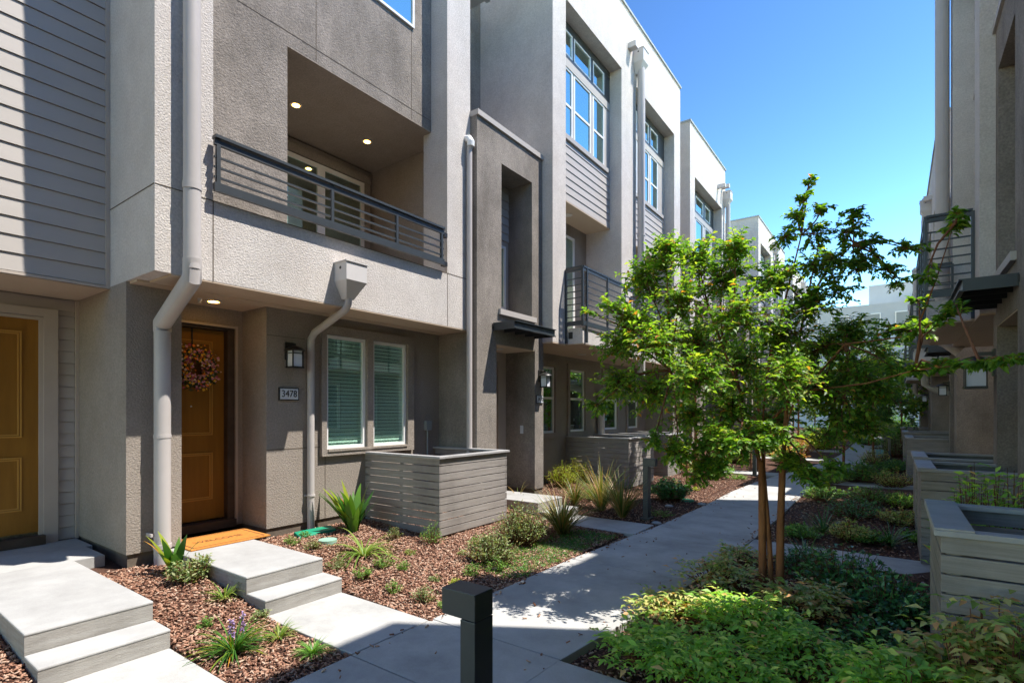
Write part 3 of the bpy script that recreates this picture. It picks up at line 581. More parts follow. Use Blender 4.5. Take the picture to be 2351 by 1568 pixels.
def tower(tf, parent, y0, y1, T=-5.0, num=None, lampyes=True, ls_=1.15, top=5.985, doorlabel=None):
    """dark stucco entry tower: slot window above, door recess below"""
    a, c = y0 + .47, y1 - .27       # door recess
    a2, c2 = y0 + .60, y1 - .36     # slot window
    b = MB(tf); x0 = -5.90
    b.box(x0, T, y0, a, .27, 2.65).box(x0, T, c, y1, .27, 2.65)
    b.box(x0, T, y0, y1, 2.65, 3.2)
    b.box(x0, T, y0, a2, 3.2, 5.49).box(x0, T, c2, y1, 3.2, 5.49).box(x0, T, y0, y1, 5.49, top)
    b.box(-6.4, x0, y0, y1, .27, top)
    b.build('tower_wall', M['dark'], parent)
    for ya, yb in ((y0 + .01, a - .01), (c + .01, y1 - .01)): MB(tf).box(-6.4, T - .015, ya, yb, 0, .27).build('foundation', M['foot'], parent)
    MB(tf).box(-6.4, T + .03, y0 - .01, y1 + .0, top, top + .08).build('tower_coping', M['siding'], parent)
    MB(tf).box(T - .03, T + .045, a2 - .08, c2 + .09, 3.115, 3.20).build('slot_sill', M['siding'], parent)
    MB(tf).box(-5.90, -5.47, a2, c2, 3.2, 3.25).box(-5.62, -5.50, a2, c2, 3.25, 4.55).build('slot_back', M['trim'], parent)
    siding('slot_siding', M['siding'], tf, parent, -5.50, a2, c2, 4.55, 5.49, .14)
    window(tf, parent, -5.49, a2 + .08, c2 - .12, 3.35, 4.45, glass='glass', inner='curtain', fr=.05)
    MB(tf).box(-5.62, T - .005, a, c, 2.635, 2.65).build('recess_ceiling', M['soffit'], parent)
    door(tf, parent, -5.70, a + .05, c - .22, .34, 2.48, doorlabel)
    MB(tf).box(-5.75, -5.62, c - .22, c, .27, 2.64).box(-5.75, -5.62, a, c - .22, 2.48, 2.64).build('door_frame', M['trim'], parent)
    MB(tf).box(-5.74, -5.60, a, c, .25, .33).build('threshold', M['thresh'], parent)
    h = MB(tf); h.box(-5.70, -5.66, a + .10, a + .15, 1.25, 1.42); h.build('door_lock', M['pipe'], parent)
    downlight(tf, parent, -5.3, (a + c) / 2 - .1, 2.635, False, .09)
    canopy(tf, parent, T, a - .08, c + .0, 2.965)
    if lampyes: lamp(tf, parent, T, y1 - .0 - .11, 2.16, ls_)
    db = MB(tf); db.box(T - .30, T - .24, c - .014, c - .0005, 1.22, 1.36); db.build('doorbell', M['plaque'], parent)
    if num: plaque(parent, T, y1 - .23, y1 - .04, 1.755, 1.87, num)
    return (a, c)
Bk = empty('townhouse', (-7, 10, 0), 'second townhouse on the left, dark entry tower with steel canopy, tall upper windows', 'townhouse', 'townhouses in the left row')
tower(LEFT, Bk, 6.02, 7.84, num='3470', doorlabel='gold front door deep inside the tower entry')
MB().box(-6.42, -6.40, 6.02, 7.81, 5.98, 9.8).box(-13, -6.42, 6.02, 7.81, 0, 9.8).build('recess_wall', M['dark'], Bk)
MB().box(-6.40, -5.82, 6.05, 7.3, 8.86, 8.92).box(-5.84, -5.74, 6.05, 7.3, 8.80, 8.93).build('eave_gutter', M['cap'], Bk)
yB = block(LEFT, Bk, 7.81)
Ck = empty('townhouse', (-7, 17, 0), 'third townhouse on the left, behind the young tree, with one tall window bay', 'townhouse', 'townhouses in the left row')
tower(LEFT, Ck, 14.52, 15.36, lampyes=False); MB().box(-13, -6.40, 14.52, 15.37, 0, 9.0).build('recess_wall', M['light'], Ck)
b = MB(); b.tube([(-5.9, 15.33, 8.2), (-5.5, 15.33, 8.2), (-5.44, 15.33, 8.1), (-5.44, 15.33, 6)], .045, 10); b.build('downspout', M['pipe'], Ck)
block(LEFT, Ck, 15.37, top=9.98, bays=1)
Dk = empty('townhouse', (-7, 28, 0), 'fourth townhouse on the left, its blank side wall showing beyond the third', 'townhouse', 'townhouses in the left row')
tower(LEFT, Dk, 23.4, 24.78, lampyes=False); block(LEFT, Dk, 24.8, top=10.05)
MB().box(-13, -6.4, 19.3, 24.8, 0, 6.4).build('low_wing', M['dark'], Dk)
Ek = empty('townhouse', (-7, 38, 0), 'farthest townhouse on the left, mostly hidden by trees', 'townhouse', 'townhouses in the left row')
tower(LEFT, Ek, 32.5, 34.3, lampyes=False); block(LEFT, Ek, 34.3, top=10.05)
# ------------------------------------------------------------------ right row (mirrored)
def RT(c=-4.0, zo=-0.08, yo=0): return TF(True, c, zo, yo)
r0 = RT()
R0 = empty('townhouse', (2.5, 0, 0), 'near townhouse on the right, unseen, its height and gap shaped for the shadow on the path', 'townhouse', 'townhouses in the right row')
MB().box(0.98, 8, -8, 5.0, 0, 8.75).box(1.75, 8, 5.0, 6.28, 0, 5.5).box(.80, .98, -8, 5.05, 2.8, 8.75).build('tower_wall', M['dark'], R0)  # out-of-view masses, height and low gap shaped for the shadow on the path
R1 = empty('townhouse', (2.5, 10, 0), 'townhouse on the right with the dark canopied doorway and a railed balcony', 'townhouse', 'townhouses in the right row')
tower(r0, R1, 6.32, 8.3, T=-4.93, ls_=1.7)
MB().box(2.4, 8, 6.32, 6.9, 0, 5.8).box(1.75, 8, 6.9, 8.12, 0, 9.2).box(1.2, 1.75, 7.0, 8.12, 6.1, 8.8).build('recess_wall', M['light'], R1)  # unseen upper masses, gap shaped so sun reaches the tree crown
yr = block(r0, R1, 8.12, top=10.3) if False else None
def rblock(parent, y0, top, bays=2): return block(RT(), parent, y0, top=top, bays=bays, bf=.45)
rblock(R1, 8.12, 10.3, 2) if False else rblock(R1, 8.12, 10.3, 1)
d = MB(r0); d.tube([(-4.66, 11.76, 10), (-4.66, 11.76, 2.9), (-4.9, 11.76, 2.7)], .10, 16); d.build('downspout', M['pipe'], R1)
R2 = empty('townhouse', (2.5, 17, 0), 'next townhouse on the right, its lantern small above the far doorway', 'townhouse', 'townhouses in the right row')
tower(r0, R2, 12.9, 14.55, T=-4.93); rblock(R2, 14.6, 8.1, 2)
R3 = empty('townhouse', (2.5, 28, 0), 'distant townhouse on the right beyond the last near balcony', 'townhouse', 'townhouses in the right row')
tower(r0, R3, 21.4, 23.1, T=-4.93); rblock(R3, 23.2, 8.1, 2)
R4 = empty('townhouse', (2.5, 38, 0), 'farthest townhouse on the right', 'townhouse', 'townhouses in the right row')
tower(r0, R4, 30.0, 31.7, T=-4.93); rblock(R4, 31.8, 8.1, 2)
# far building across the end of the court
FB = empty('apartment_building', (-2, 66, 0), 'pale grey building closing the far end of the path', 'building')
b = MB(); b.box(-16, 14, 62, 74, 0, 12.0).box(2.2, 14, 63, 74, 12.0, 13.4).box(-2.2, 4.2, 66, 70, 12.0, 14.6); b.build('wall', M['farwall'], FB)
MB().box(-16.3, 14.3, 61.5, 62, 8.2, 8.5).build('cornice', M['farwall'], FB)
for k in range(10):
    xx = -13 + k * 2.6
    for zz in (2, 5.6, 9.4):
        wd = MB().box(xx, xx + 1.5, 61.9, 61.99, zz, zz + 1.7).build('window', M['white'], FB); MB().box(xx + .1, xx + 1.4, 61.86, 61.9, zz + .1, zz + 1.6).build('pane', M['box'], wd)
# ================================================================== fences
def fence(label, x0, x1, y0, y1, zb, zt, flip=False, open_back=False):
    """L/U shaped slatted screen. x0 wall end, x1 outer end; panels on y0, x1 and y1 sides"""
    t = empty('slatted_fence', ((x0 + x1) / 2, (y0 + y1) / 2, zb), label, 'fence', 'slatted wooden screens beside the doors')
    sg = 1 if x1 > x0 else -1
    bd = MB(); n = 10; hh = (zt - .03 - zb) / n
    for k in range(n):
        za, zz = zb + k * hh + .010, zb + (k + 1) * hh; j = random.uniform(-.002, .002)
        bd.box(x0, x1, y0 + j, y0 + .02 + j, za, zz); bd.box(x1 - sg * .02 + j, x1 + j, y0 + .0215, y1 - .0215, za, zz)
        bd.box(x0, x1, y1 - .02, y1, za, zz)
    bd.build('slat_panel', M['fence'], t, bevel=.002)
    for (px, py) in ((x0 + sg * .05, y0 + .05), ((x0 + x1) / 2, y0 + .05), (x1 - sg * .05, y0 + .05), (x1 - sg * .05, y1 - .05)):
        MB().box(px - .028, px + .028, py - .028, py + .028, zb - .05, zt - .03).build('post', M['fence'], t)
    c = MB(); w_ = .07
    c.box(x0, x1 + sg * .03, y0 - .03, y0 + w_, zt - .03, zt).box(x1 + sg * .03 - sg * .1, x1 + sg * .03, y0 + w_, y1 - w_, zt - .03, zt).box(x0, x1 + sg * .03, y1 - w_, y1 + .03, zt - .03, zt)
    c.build('cap_rail', M['fencecap'], t, bevel=.004)
    return t
fence('sunlit slatted fence below the paired windows of house 3478', G, -4.40, 4.60, 5.95, 0.10, 1.065)
fence('slatted fence behind the grasses, under the steel balcony', G, -4.32, 9.95, 11.3, 0.06, 1.075)
fence('slatted fence just past the one under the steel balcony', G, -4.32, 12.2, 13.4, 0.06, 1.075)
def rfence(label, y0, y1, xo=.19, wide=.16, zt=1.0):
    t = fence(label, 1.35, xo, y0, y1, -0.02, zt)
    MB().box(xo - .03, xo + wide - .03, y0 - .028, y1 + .028, zt + .0005, zt + .012).build('wide_cap', M['fencecap'], t, bevel=.003)
    return t
rfence('nearest slatted fence in the lower right corner, with a weathered wide cap', 3.47, 4.50)
rfence('slatted fence behind the nearest right one, shrubs between them', 7.05, 8.15, .22)
rfence('slatted fence directly behind the second right one', 8.75, 9.9, .22)
rfence('small slatted fence fourth along the right side', 15.2, 16.6, .22)
rfence('small slatted fence fifth along the right side', 19.5, 21.0, .2)
rfence('tiny slatted fence farthest along the right side', 24.2, 26.0, .2)
# ================================================================== bollards
def bollard(x, y, h, direc, label, z0=-.02, rz=0):
    t = empty('path_light', (x, y, z0), label, 'bollard light', 'square bollard lights beside the path', rz=0)
    MB().box(x - .04, x + .04, y - .06, y + .06, z0, h - .115).build('post', M['boll'], t, bevel=.003)
    x0, x1 = (x - .145, x + .04) if direc < 0 else (x - .04, x + .145)
    MB().box(x0, x1, y - .06, y + .06, h - .112, h).build('head', M['boll'], t, bevel=.003)
    MB().box(min(x0, x1) + .02 if direc < 0 else x + .06, x - .06 if direc < 0 else x1 - .02, y - .045, y + .045, h - .116, h - .1125).build('lens', M['lampglass'], t)
    MB().box(x - .075, x + .075, y - .09, y + .09, z0 - .01, z0 + .018).build('base_plate', M['boll'], t)
    t.rotation_euler = (0, 0, rz)
    return t
bollard(-1.43, 1.72, .85, -1, 'dark bollard light nearest the camera at the bottom edge')
bollard(-3.02, 7.62, .90, 1, 'dark bollard light on the left bed, before the second slatted fence', 0.0)
bollard(-2.85, 14.3, .90, 1, 'bollard light seen behind the tree trunk stakes', 0.0)
bollard(-.15, 21.0, .85, -1, 'small distant bollard light on the right bed')
# ================================================================== small things
t = empty('doormat', (-5.73, 2.68, .256), 'orange coir doormat at the door of number 3478', 'doormat')
MB().box(-6.02, -5.47, 2.30, 3.10, .2565, .272).build('coir', M['mat_'], t, bevel=.004)
b = MB(); x0, x1, y0, y1 = -5.99, -5.51, 2.34, 3.06
b.box(x0, x0 + .012, y0, y1, .2722, .2732).box(x1 - .012, x1, y0, y1, .2722, .2732).box(x0 + .012, x1 - .012, y0, y0 + .012, .2722, .2732).box(x0 + .012, x1 - .012, y1 - .012, y1, .2722, .2732)
b.build('border_line', M['coirdark'], t)
cu = bpy.data.curves.new('txt', 'FONT'); cu.body = 'WELCOME'; cu.size = .10; cu.align_x = 'CENTER'; cu.align_y = 'CENTER'; cu.extrude = .0008
to = bpy.data.objects.new('t', cu); COL.objects.link(to); dg = bpy.context.evaluated_depsgraph_get(); me = bpy.data.meshes.new_from_object(to.evaluated_get(dg)); bpy.data.objects.remove(to)
o = bpy.data.objects.new('lettering', me); COL.objects.link(o); me.materials.clear(); me.materials.append(M['coirdark'])
from mathutils import Matrix
me.transform(Matrix.Translation((0, 0, .017)) @ Matrix.Rotation(R(90), 4, 'Z')); o.parent = t
# wreath
t = empty('wreath', (-6.39, 2.71, 2.09), 'round wreath of orange, yellow and pink flowers hung on the gold door', 'wreath')
n = 900; a = rng.uniform(0, 2 * math.pi, n); rr = .155 + rng.normal(0, .032, n); Pp = np.stack([-6.37 + rng.uniform(-.01, .07, n), 2.71 + rr * np.cos(a), 2.09 + rr * np.sin(a)], 1)
Dd = np.stack([rng.uniform(-.1, 1, n), np.cos(a) + rng.normal(0, .8, n), np.sin(a) + rng.normal(0, .8, n)], 1)
V, F = leaves(Pp, Dd, rng.normal(0, 1, (n, 3)) + np.array([1.5, 0, 0]), rng.uniform(.03, .06, n), .5); npmesh('foliage', V, F, M['wleaf'], t)
n = 460; a = rng.uniform(0, 2 * math.pi, n); rr = .16 + rng.normal(0, .045, n); Pp = np.stack([-6.33 + rng.uniform(0, .05, n), 2.71 + rr * np.cos(a), 2.09 + rr * np.sin(a)], 1)
V, F = leaves(Pp, rng.normal(0, 1, (n, 3)) * np.array([.3, 1, 1]), np.tile([1.0, 0, 0], (n, 1)) + rng.normal(0, .3, (n, 3)), rng.uniform(.022, .042, n), .9); npmesh('blossoms', V, F, M['flower'], t)
MB().box(-6.415, -6.405, 2.70, 2.715, 2.2, 2.54).build('ribbon', M['black'], t)
# green valve box and drain lid
bx, by = xy(728, 1225, .17)
t = empty('valve_box', (bx, by, .17), 'green plastic irrigation box against the wall by the thin downspout', 'valve box')
b = MB(); b.hexa([(bx - .10, by - .26, .08), (bx + .08, by - .26, .08), (bx + .08, by + .26, .08), (bx - .10, by + .26, .08)], [(bx - .09, by - .24, .225), (bx + .03, by - .24, .19), (bx + .03, by + .24, .19), (bx - .09, by + .24, .225)])
b.build('box', M['greenbox'], t, bevel=.008)
dx, dy = xy(745, 1237, .17)
t = setp(MB().disc((dx + .06, dy, .12), .10, .055, 28).build('drain_lid', M['greenlid']), 'round pale green drain lid in the bark chips by the irrigation box', 'drain lid')
cx_, cy_ = xy(1577, 1147)
setp(MB().disc((cx_ , cy_, -.03), .13, .03, 28).build('drain_lid', M['greenbox']), 'flat round green cover in the chips by the far bollard', 'drain lid')
cx_, cy_ = xy(1205, 1288 - 2)
setp(MB().disc((-3.3, 4.25, -.02), .045, .035, 20).build('sprinkler_cap', M['black']), 'small black sprinkler cap in the bark chips', 'sprinkler')
cx_, cy_ = xy(2020, 1052)
setp(MB().box(cx_ - .12, cx_ + .12, cy_, cy_ + .01, .05, .3).box(cx_ - .01, cx_ + .01, cy_ + .01, cy_ + .02, -.05, .3).build('yard_sign', M['card']), 'small pale blue yard sign by the far right tree', 'sign')
# pebbles
for k, (px, py) in enumerate(((1541, 1199), (1648, 1157), (1570, 1165))):
    x_, y_ = xy(px - 35, py - 5); bm = bmesh.new(); bmesh.ops.create_icosphere(bm, subdivisions=2, radius=.06)
    for v in bm.verts: v.co = Vector((v.co.x * 1.3, v.co.y, v.co.z * .45)) * (1 + .2 * math.sin(9 * v.co.x + k * 3 + 5 * v.co.y))
    me = bpy.data.meshes.new('stone'); bm.to_mesh(me); bm.free(); o = bpy.data.objects.new('stone', me); COL.objects.link(o); me.materials.append(M['conc']); o.location = (x_, y_, gz(x_, y_) + .02)
    setp(o, ['pale stone just right of the far bollard foot', 'pale stone near the path edge past the far bollard', 'rounded stone closest to the path edge, left bed'][k], 'stone')
# bark chips
def chips(n, xr, yr, ok):
    out = []
    x = rng.uniform(*xr, n); y = rng.uniform(*yr, n); k = [i for i in range(n) if ok(x[i], y[i])]; x = x[k]; y = y[k]; m = len(x)
    z = np.array([gz(a, b) for a, b in zip(x, y)]) + rng.uniform(0, .016, m)
    L = rng.uniform(.006, .018, m); W_ = L * rng.uniform(.3, .6, m); H = rng.uniform(.0015, .005, m); yaw = rng.uniform(0, math.pi * 2, m); pit = rng.normal(0, .35, m); rol = rng.normal(0, .45, m)
    c = np.array([(sx, sy, sz) for sz in (-1, 1) for sx, sy in ((-1, -1), (1, -1), (1, 1), (-1, 1))], float)
    loc = c[None] * np.stack([L, W_, H], 1)[:, None]; loc[:, :, 1] *= 1 - .35 * (loc[:, :, 0:1][:, :, 0] > 0)
    cy, sy = np.cos(yaw), np.sin(yaw); cp, sp = np.cos(pit), np.sin(pit); cr, sr = np.cos(rol), np.sin(rol)
    X = loc[..., 0]; Y = loc[..., 1] * cr[:, None] - loc[..., 2] * sr[:, None]; Z = loc[..., 1] * sr[:, None] + loc[..., 2] * cr[:, None]
    X2 = X * cp[:, None] + Z * sp[:, None]; Z2 = -X * sp[:, None] + Z * cp[:, None]
    V = np.stack([X2 * cy[:, None] - Y * sy[:, None] + x[:, None], X2 * sy[:, None] + Y * cy[:, None] + y[:, None], Z2 + z[:, None] + .004], -1).reshape(-1, 3)
    f = np.array([(0, 3, 2, 1), (4, 5, 6, 7), (0, 1, 5, 4), (1, 2, 6, 5), (2, 3, 7, 6), (3, 0, 4, 7)]); F = (np.arange(m)[:, None, None] * 8 + f[None]).reshape(-1, 4)
    return V, F
def okL(x, y):
    if -5.78 < x and x < np.interp(y, [q[1] for q in PL], [q[0] for q in PL]) - .01:
        for a, c in ((.85, 1.555), (2.205, 2.93), (6.54, 7.26), (14.6, 15.3)):
            if a < y < c: return False
        return True
    return -6.0 < x < -5.7 and 1.56 < y < 1.86
def okR(x, y):
    if x > np.interp(y, [q[1] for q in PR], [q[0] for q in PR]) + .01 and x < .98:
        for a, c in ((2.19, 2.96), (6.49, 7.19), (13.7, 14.4)):
            if a < y < c: return False
        return True
    return False
V, F = merge([chips(60000, (-5.78, -2.86), (.0, 6.6), okL), chips(14000, (-5.78, -2.6), (6.6, 14), okL), chips(16000, (-1.78, .9), (1.0, 6), okR), chips(6000, (-1.5, .9), (6, 13), okR)])
setp(npmesh('bark_mulch', V, F, M['chip']), kind='stuff')
def okP(x, y):
    l = np.interp(y, [q[1] for q in PL], [q[0] for q in PL]); r = np.interp(y, [q[1] for q in PR], [q[0] for q in PR]); d = min(x - l, r - x)
    return d > 0 and rng.uniform() < math.exp(-d / .05) + .012
def spill(n):
    V, F = chips(n, (-2.95, -1.4), (1.0, 12), okP); return V, F
_g = gz
gz = lambda x, y: 0.0
V, F = spill(5000); setp(npmesh('scattered_chips', V, F, M['chip']), kind='stuff'); gz = _g
# ================================================================== plants
def mound(loc, r, h, n, ls, m, label, cat='shrub', group=None, wid=.45, name='shrub', upright=.6, stems=True, seed=0, flat=False):
    rg = np.random.default_rng(seed + 11); t = empty(name, loc, label, cat, group)
    nst = max(8, n // 14); parts = []; sm = MB(); base = np.array(loc, float)
    for i in range(nst):
        a = rg.uniform(0, 2 * math.pi); q = math.sqrt(rg.uniform(0, 1)); rr = r * q * rg.uniform(.8, 1.15); hh = h * (1 - .55 * q * q) * rg.uniform(.7, 1.12)
        p1 = base + np.array([rr * math.cos(a), rr * math.sin(a), hh]); p0 = base + np.array([rr * .25 * math.cos(a), rr * .25 * math.sin(a), -.01]); pm = (p0 + p1) / 2 + np.array([rr * .12 * math.cos(a), rr * .12 * math.sin(a), hh * .08])
        if stems: sm.tube([p0, pm, p1], [.004 + .006 * r, .003 + .003 * r, .0015], 4, cap=False)
        k = 14; tt = rg.uniform(.25, 1.02, k)[:, None]; pp = (1 - tt) ** 2 * p0 + 2 * tt * (1 - tt) * pm + tt ** 2 * p1
        d = rg.normal(0, 1, (k, 3)); d[:, 2] = np.abs(d[:, 2]) * upright; d += np.array([math.cos(a), math.sin(a), 0]) * .4
        nn = rg.normal(0, .45, (k, 3)) + np.array([0, 0, 1.0])
        parts.append(leaves(pp + rg.normal(0, ls * .35, (k, 3)) * np.array([1, 1, .3]), d, nn, rg.uniform(.6, 1.15, k) * ls, wid))
    V, F = merge(parts); V[:, 2] = np.maximum(V[:, 2], loc[2] - .01)
    npmesh('foliage', V, F, M[m], t)
    if stems: sm.build('stems', M['twig'], t)
    return t
def tuft(loc, n, L, wd, m, label, cat='grass clump', group=None, spread=.9, droop=.7, name='grass_clump', seed=0, seg=6, flowers=0):
    rg = np.random.default_rng(seed + 31); t = empty(name, loc, label, cat, group)
    V, F = blades(rg, loc, n, L, wd, spread, droop, seg); V[:, 2] = np.maximum(V[:, 2], loc[2] - .01)
    npmesh('leaf_blades', V, F, M[m], t)
    if flowers:
        for i in range(flowers):
            parts = []; sm = MB()
            a = rg.uniform(0, 6.28); top = np.array(loc) + np.array([.06 * math.cos(a), .06 * math.sin(a), L * rg.uniform(.75, .95)]); sm.tube([loc, top], .003, 4)
            k = 34; s_ = rg.uniform(0, 1, k); pp = top - np.outer(s_, [0, 0, L * .38]); parts.append(leaves(pp, rg.normal(0, 1, (k, 3)), rg.normal(0, 1, (k, 3)), np.full(k, .018), .8))
            V, F = merge(parts); fs_ = npmesh('flower_spike', V, F, M['purple'], t); sm.build('flower_stalk', M['grass'], t)
    return t
def at(px, py):
    x, y = xy(px, py, .0)
    for _ in range(6): x, y = xy(px, py, gz(x, y))
    return (x, y, gz(x, y))
# left beds
tuft(at(402, 1318), 14, .40, .12, 'strap', 'orange tipped strap-leaf plant at the foot of the thick downspout', 'plant', spread=.45, droop=.25, name='strap_leaf_plant', seed=1)
mound(at(445, 1335), .22, .24, 800, .042, 'vari', 'small pale leaved shrub beside the near strap-leaf plant', seed=2)
tuft(at(515, 1378), 60, .22, .012, 'grass', 'small grass tuft below the doormat stoop, by its side', seed=3)
tuft(at(537, 1500), 150, .30, .016, 'strap', 'grass-like plant with purple flower spikes at the lower left', 'plant', spread=1.1, name='lilyturf', seed=4, flowers=4)
tuft(at(640, 1468), 55, .19, .012, 'grass', 'small upright green tuft left of the second concrete walk', seed=5)
tuft(at(718, 1505), 130, .16, .010, 'mound', 'bright green tuft at the corner of the bed by the second walk', seed=6)
tuft(at(812, 1222), 34, .64, .13, 'strap', 'tall orange tipped strap-leaf plant against wall and fence', 'plant', spread=.5, droop=.3, name='strap_leaf_plant', seed=7)
tuft(at(835, 1278), 60, .50, .022, 'grass', 'arching yellow green daylily in front of the tall strap-leaf plant', 'plant', spread=.8, droop=1.5, name='daylily', seed=8)
small = [(668, 1252, .08, .07, 'mound', 'tiny green clump by the top step corner'), (718, 1262, .09, .09, 'vari', 'low olive clump below the green irrigation box'), (775, 1306, .10, .08, 'vari', 'low dull green clump right of the second stoop'),
         (832, 1330, .09, .11, 'mound', 'small green clump left of centre in the chips'), (882, 1303, .10, .10, 'mound', 'round bright clump below the daylily'), (905, 1240, .08, .13, 'vari', 'small upright shrub before the fence, left one of two'),
         (990, 1250, .12, .17, 'mound', 'bright green shrub before the fence corner'), (905, 1362, .07, .08, 'mound', 'small dark green clump above the second walk'), (972, 1384, .09, .10, 'vari', 'small clump near the near bollard, in chips'),
         (1086, 1322, .09, .08, 'mound', 'bright clump just above the near bollard'), (1142, 1312, .09, .10, 'mound', 'green clump right of the one above the near bollard'), (940, 1275, .05, .05, 'grass', 'tiny seedling in the middle of the chips'), (1012, 1395, .04, .04, 'mound', 'tiny sprout beside the near bollard head'),
         (1060, 1275, .03, .04, 'grass', 'tiny sprout left of the pale variegated shrub'), (1000, 1335, .05, .04, 'vari', 'dry straw-coloured clump in the centre of the chips')]
small += [(760, 1345, .05, .06, 'vari', 'faded sprout just above the second walk corner'), (925, 1310, .06, .07, 'mound', 'small green sprout right of the round clump'), (1045, 1350, .06, .06, 'yell', 'yellowish sprout behind the near bollard head'), (700, 1235, .06, .06, 'mound', 'small sprout between stoop and irrigation box'),
          (600, 1420, .06, .06, 'vari', 'small sprout beside the lower step of the second stoop'), (470, 1440, .05, .06, 'mound', 'small sprout left of the purple flowered plant'), (1090, 1255, .07, .09, 'mound', 'small shrub at the right corner of the sunlit fence')]
for i, (px, py, r_, h_, m_, lb) in enumerate(small):
    mound(at(px, py), r_ * 1.25, h_ * 1.45, int(420 * (r_ / .1) ** 1.2), .026, m_, lb, 'small plant', 'small clumps in the sunny bark bed', name='bedding_plant', seed=20 + i, wid=.35)
mound(at(1128, 1290), .34, .32, 2600, .034, 'vari', 'pale variegated shrub near the fence, the lower of two', seed=41)
mound(at(1195, 1250), .36, .50, 3000, .036, 'vari', 'taller variegated shrub in front of the tower stoop', seed=42)
tuft(at(1290, 1228), 230, .72, .018, 'flax', 'bronze green flax clump before the tower steps', 'flax', spread=.75, droop=.35, name='flax_clump', seed=43)
tuft(at(1190, 1150), 18, .45, .012, 'flax', 'sparse flax with long arching blades by the tower wall', 'flax', spread=.7, droop=.6, name='flax_clump', seed=44)
tuft(at(1382, 1172), 150, .95, .018, 'flax', 'tall bronze grass left of the far bollard, the left one', 'flax', spread=.65, droop=.35, name='flax_clump', seed=45)
tuft(at(1428, 1188), 200, .80, .018, 'flax', 'bronze grass touching the far bollard', 'flax', spread=.7, droop=.35, name='flax_clump', seed=46)
tuft(at(1320, 1160), 110, .60, .016, 'flax', 'thin bronze grass behind the tower steps', 'flax', spread=.75, droop=.4, name='flax_clump', seed=47)
mound(at(1370, 1148), .42, .20, 1400, .03, 'mound', 'low fresh green mound behind the bronze grasses', seed=48)
mound(at(1290, 1118), .33, .46, 1700, .045, 'yell', 'yellow green bush at the tower corner', wid=.2, seed=49)
mound(at(1325, 1108), .30, .50, 1300, .045, 'yell', 'yellow green bush against the second fence', wid=.2, seed=50)
mound(at(1545, 1150), .42, .42, 1100, .075, 'shrubdk', 'glossy dark green shrub right of the far bollard', wid=.7, seed=51)
mound(at(1560, 1085), .5, .5, 900, .05, 'oran', 'orange leaved shrub behind the glossy dark one', seed=52)
mound(at(1640, 1085), .45, .42, 900, .05, 'mound', 'green shrub in the sunlit bed past the orange one', seed=53)
mound(at(1690, 1100), .3, .12, 500, .04, 'mound', 'low bright clump beside the lit path', seed=54)
mound(at(1600, 1127), .12, .10, 160, .03, 'yell', 'tiny yellow green plant in the far sunlit chips', 'small plant', seed=55)
mound(at(1520, 1185), .22, .09, 420, .025, 'mound', 'flat green patch at the foot of the far bollard', 'small plant', seed=56)
mound(at(1490, 1180), .10, .14, 200, .02, 'vari', 'little silvery tuft right against the far bollard', 'small plant', seed=57)
for i, (px, py, h_, m_, lb) in enumerate(((1840, 1045, .8, 'oran', 'orange grass by the far path, left side'), (1880, 1020, .9, 'yell', 'yellow green shrub far along the left bed'), (1800, 1070, .6, 'mound', 'green bush behind the main trunk, left bed'), (1960, 985, .9, 'yell', 'bright yellow shrub at the far bend of the path'))):
    mound(at(px, py), h_ * .7, h_, 1100, .09, m_, lb, seed=60 + i, wid=.3)
# ground cover strip by the path
parts = []
for i in range(900):
    x_, y_ = rng.uniform(-3.6, -2.93), rng.uniform(4.15, 6.35)
    if rng.uniform() > .95 - .5 * abs(x_ + 3.15) - .18 * abs(y_ - 5.5): continue
    k = 7; b0 = np.array([x_, y_, gz(x_, y_)]); parts.append(leaves(b0 + rng.normal(0, .03, (k, 3)) * [1, 1, 0] + [0, 0, .02], rng.normal(0, 1, (k, 3)) * [1, 1, .3] + [0, 0, .6], rng.normal(0, .4, (k, 3)) + [0, 0, 1], rng.uniform(.02, .04, k), .3))
V, F = merge(parts); setp(npmesh('ground_cover', V, F, M['leafdk']), kind='stuff')
# ------------------------------------------------------------------ heavenly bamboo and dark shrubs in the right bed
def nandina(loc, r, h, n, m, label, group, seed, ls=.072, wid=.40):
    rg = np.random.default_rng(seed); t = empty('nandina_shrub', loc, label, 'shrub', group); base = np.array(loc, float); parts = []; sm = MB()
    for i in range(n):
        a = rg.uniform(0, 6.283); q = math.sqrt(rg.uniform(0, 1)); hh = h * (1.02 - .5 * q * q) * rg.uniform(.72, 1.15)
        c = base + np.array([r * q * math.cos(a), r * q * math.sin(a), hh]); p0 = base + np.array([r * q * .5 * math.cos(a), r * q * .5 * math.sin(a), -.01])
        sm.tube([p0, (p0 + c) / 2 + [0, 0, .03], c], [.004, .003, .002], 4, cap=False)
        # pinnate spray of paired leaflets
        aa = rg.uniform(0, 6.283); d = np.array([math.cos(aa), math.sin(aa), rg.uniform(-.1, .5)]); d /= np.linalg.norm(d); side = np.cross(d, [0, 0, 1]); side /= np.linalg.norm(side); L = rg.uniform(.10, .17)
        P_, D_, S_ = [], [], []
        for s in range(4):
            pt = c + d * L * (s + .6) / 4 + np.array([0, 0, -.02 * (s / 3) ** 2]); sz = ls * (1.05 - .12 * s) * rg.uniform(.8, 1.15)
            for sg in (-1, 1): P_.append(pt); D_.append(d * .6 + side * sg + rg.normal(0, .15, 3)); S_.append(sz)
        P_.append(c + d * L); D_.append(d + rg.normal(0, .1, 3)); S_.append(ls * 1.1)
        parts.append(leaves(P_, np.array(D_), rg.normal(0, .28, (len(P_), 3)) + [0, 0, 1], S_, wid, .2, .2))
    V, F = merge(parts); npmesh('foliage', V, F, M[m], t); sm.build('stems', M['twig'], t); return t
NG = 'nandina shrubs massed in the right bed'
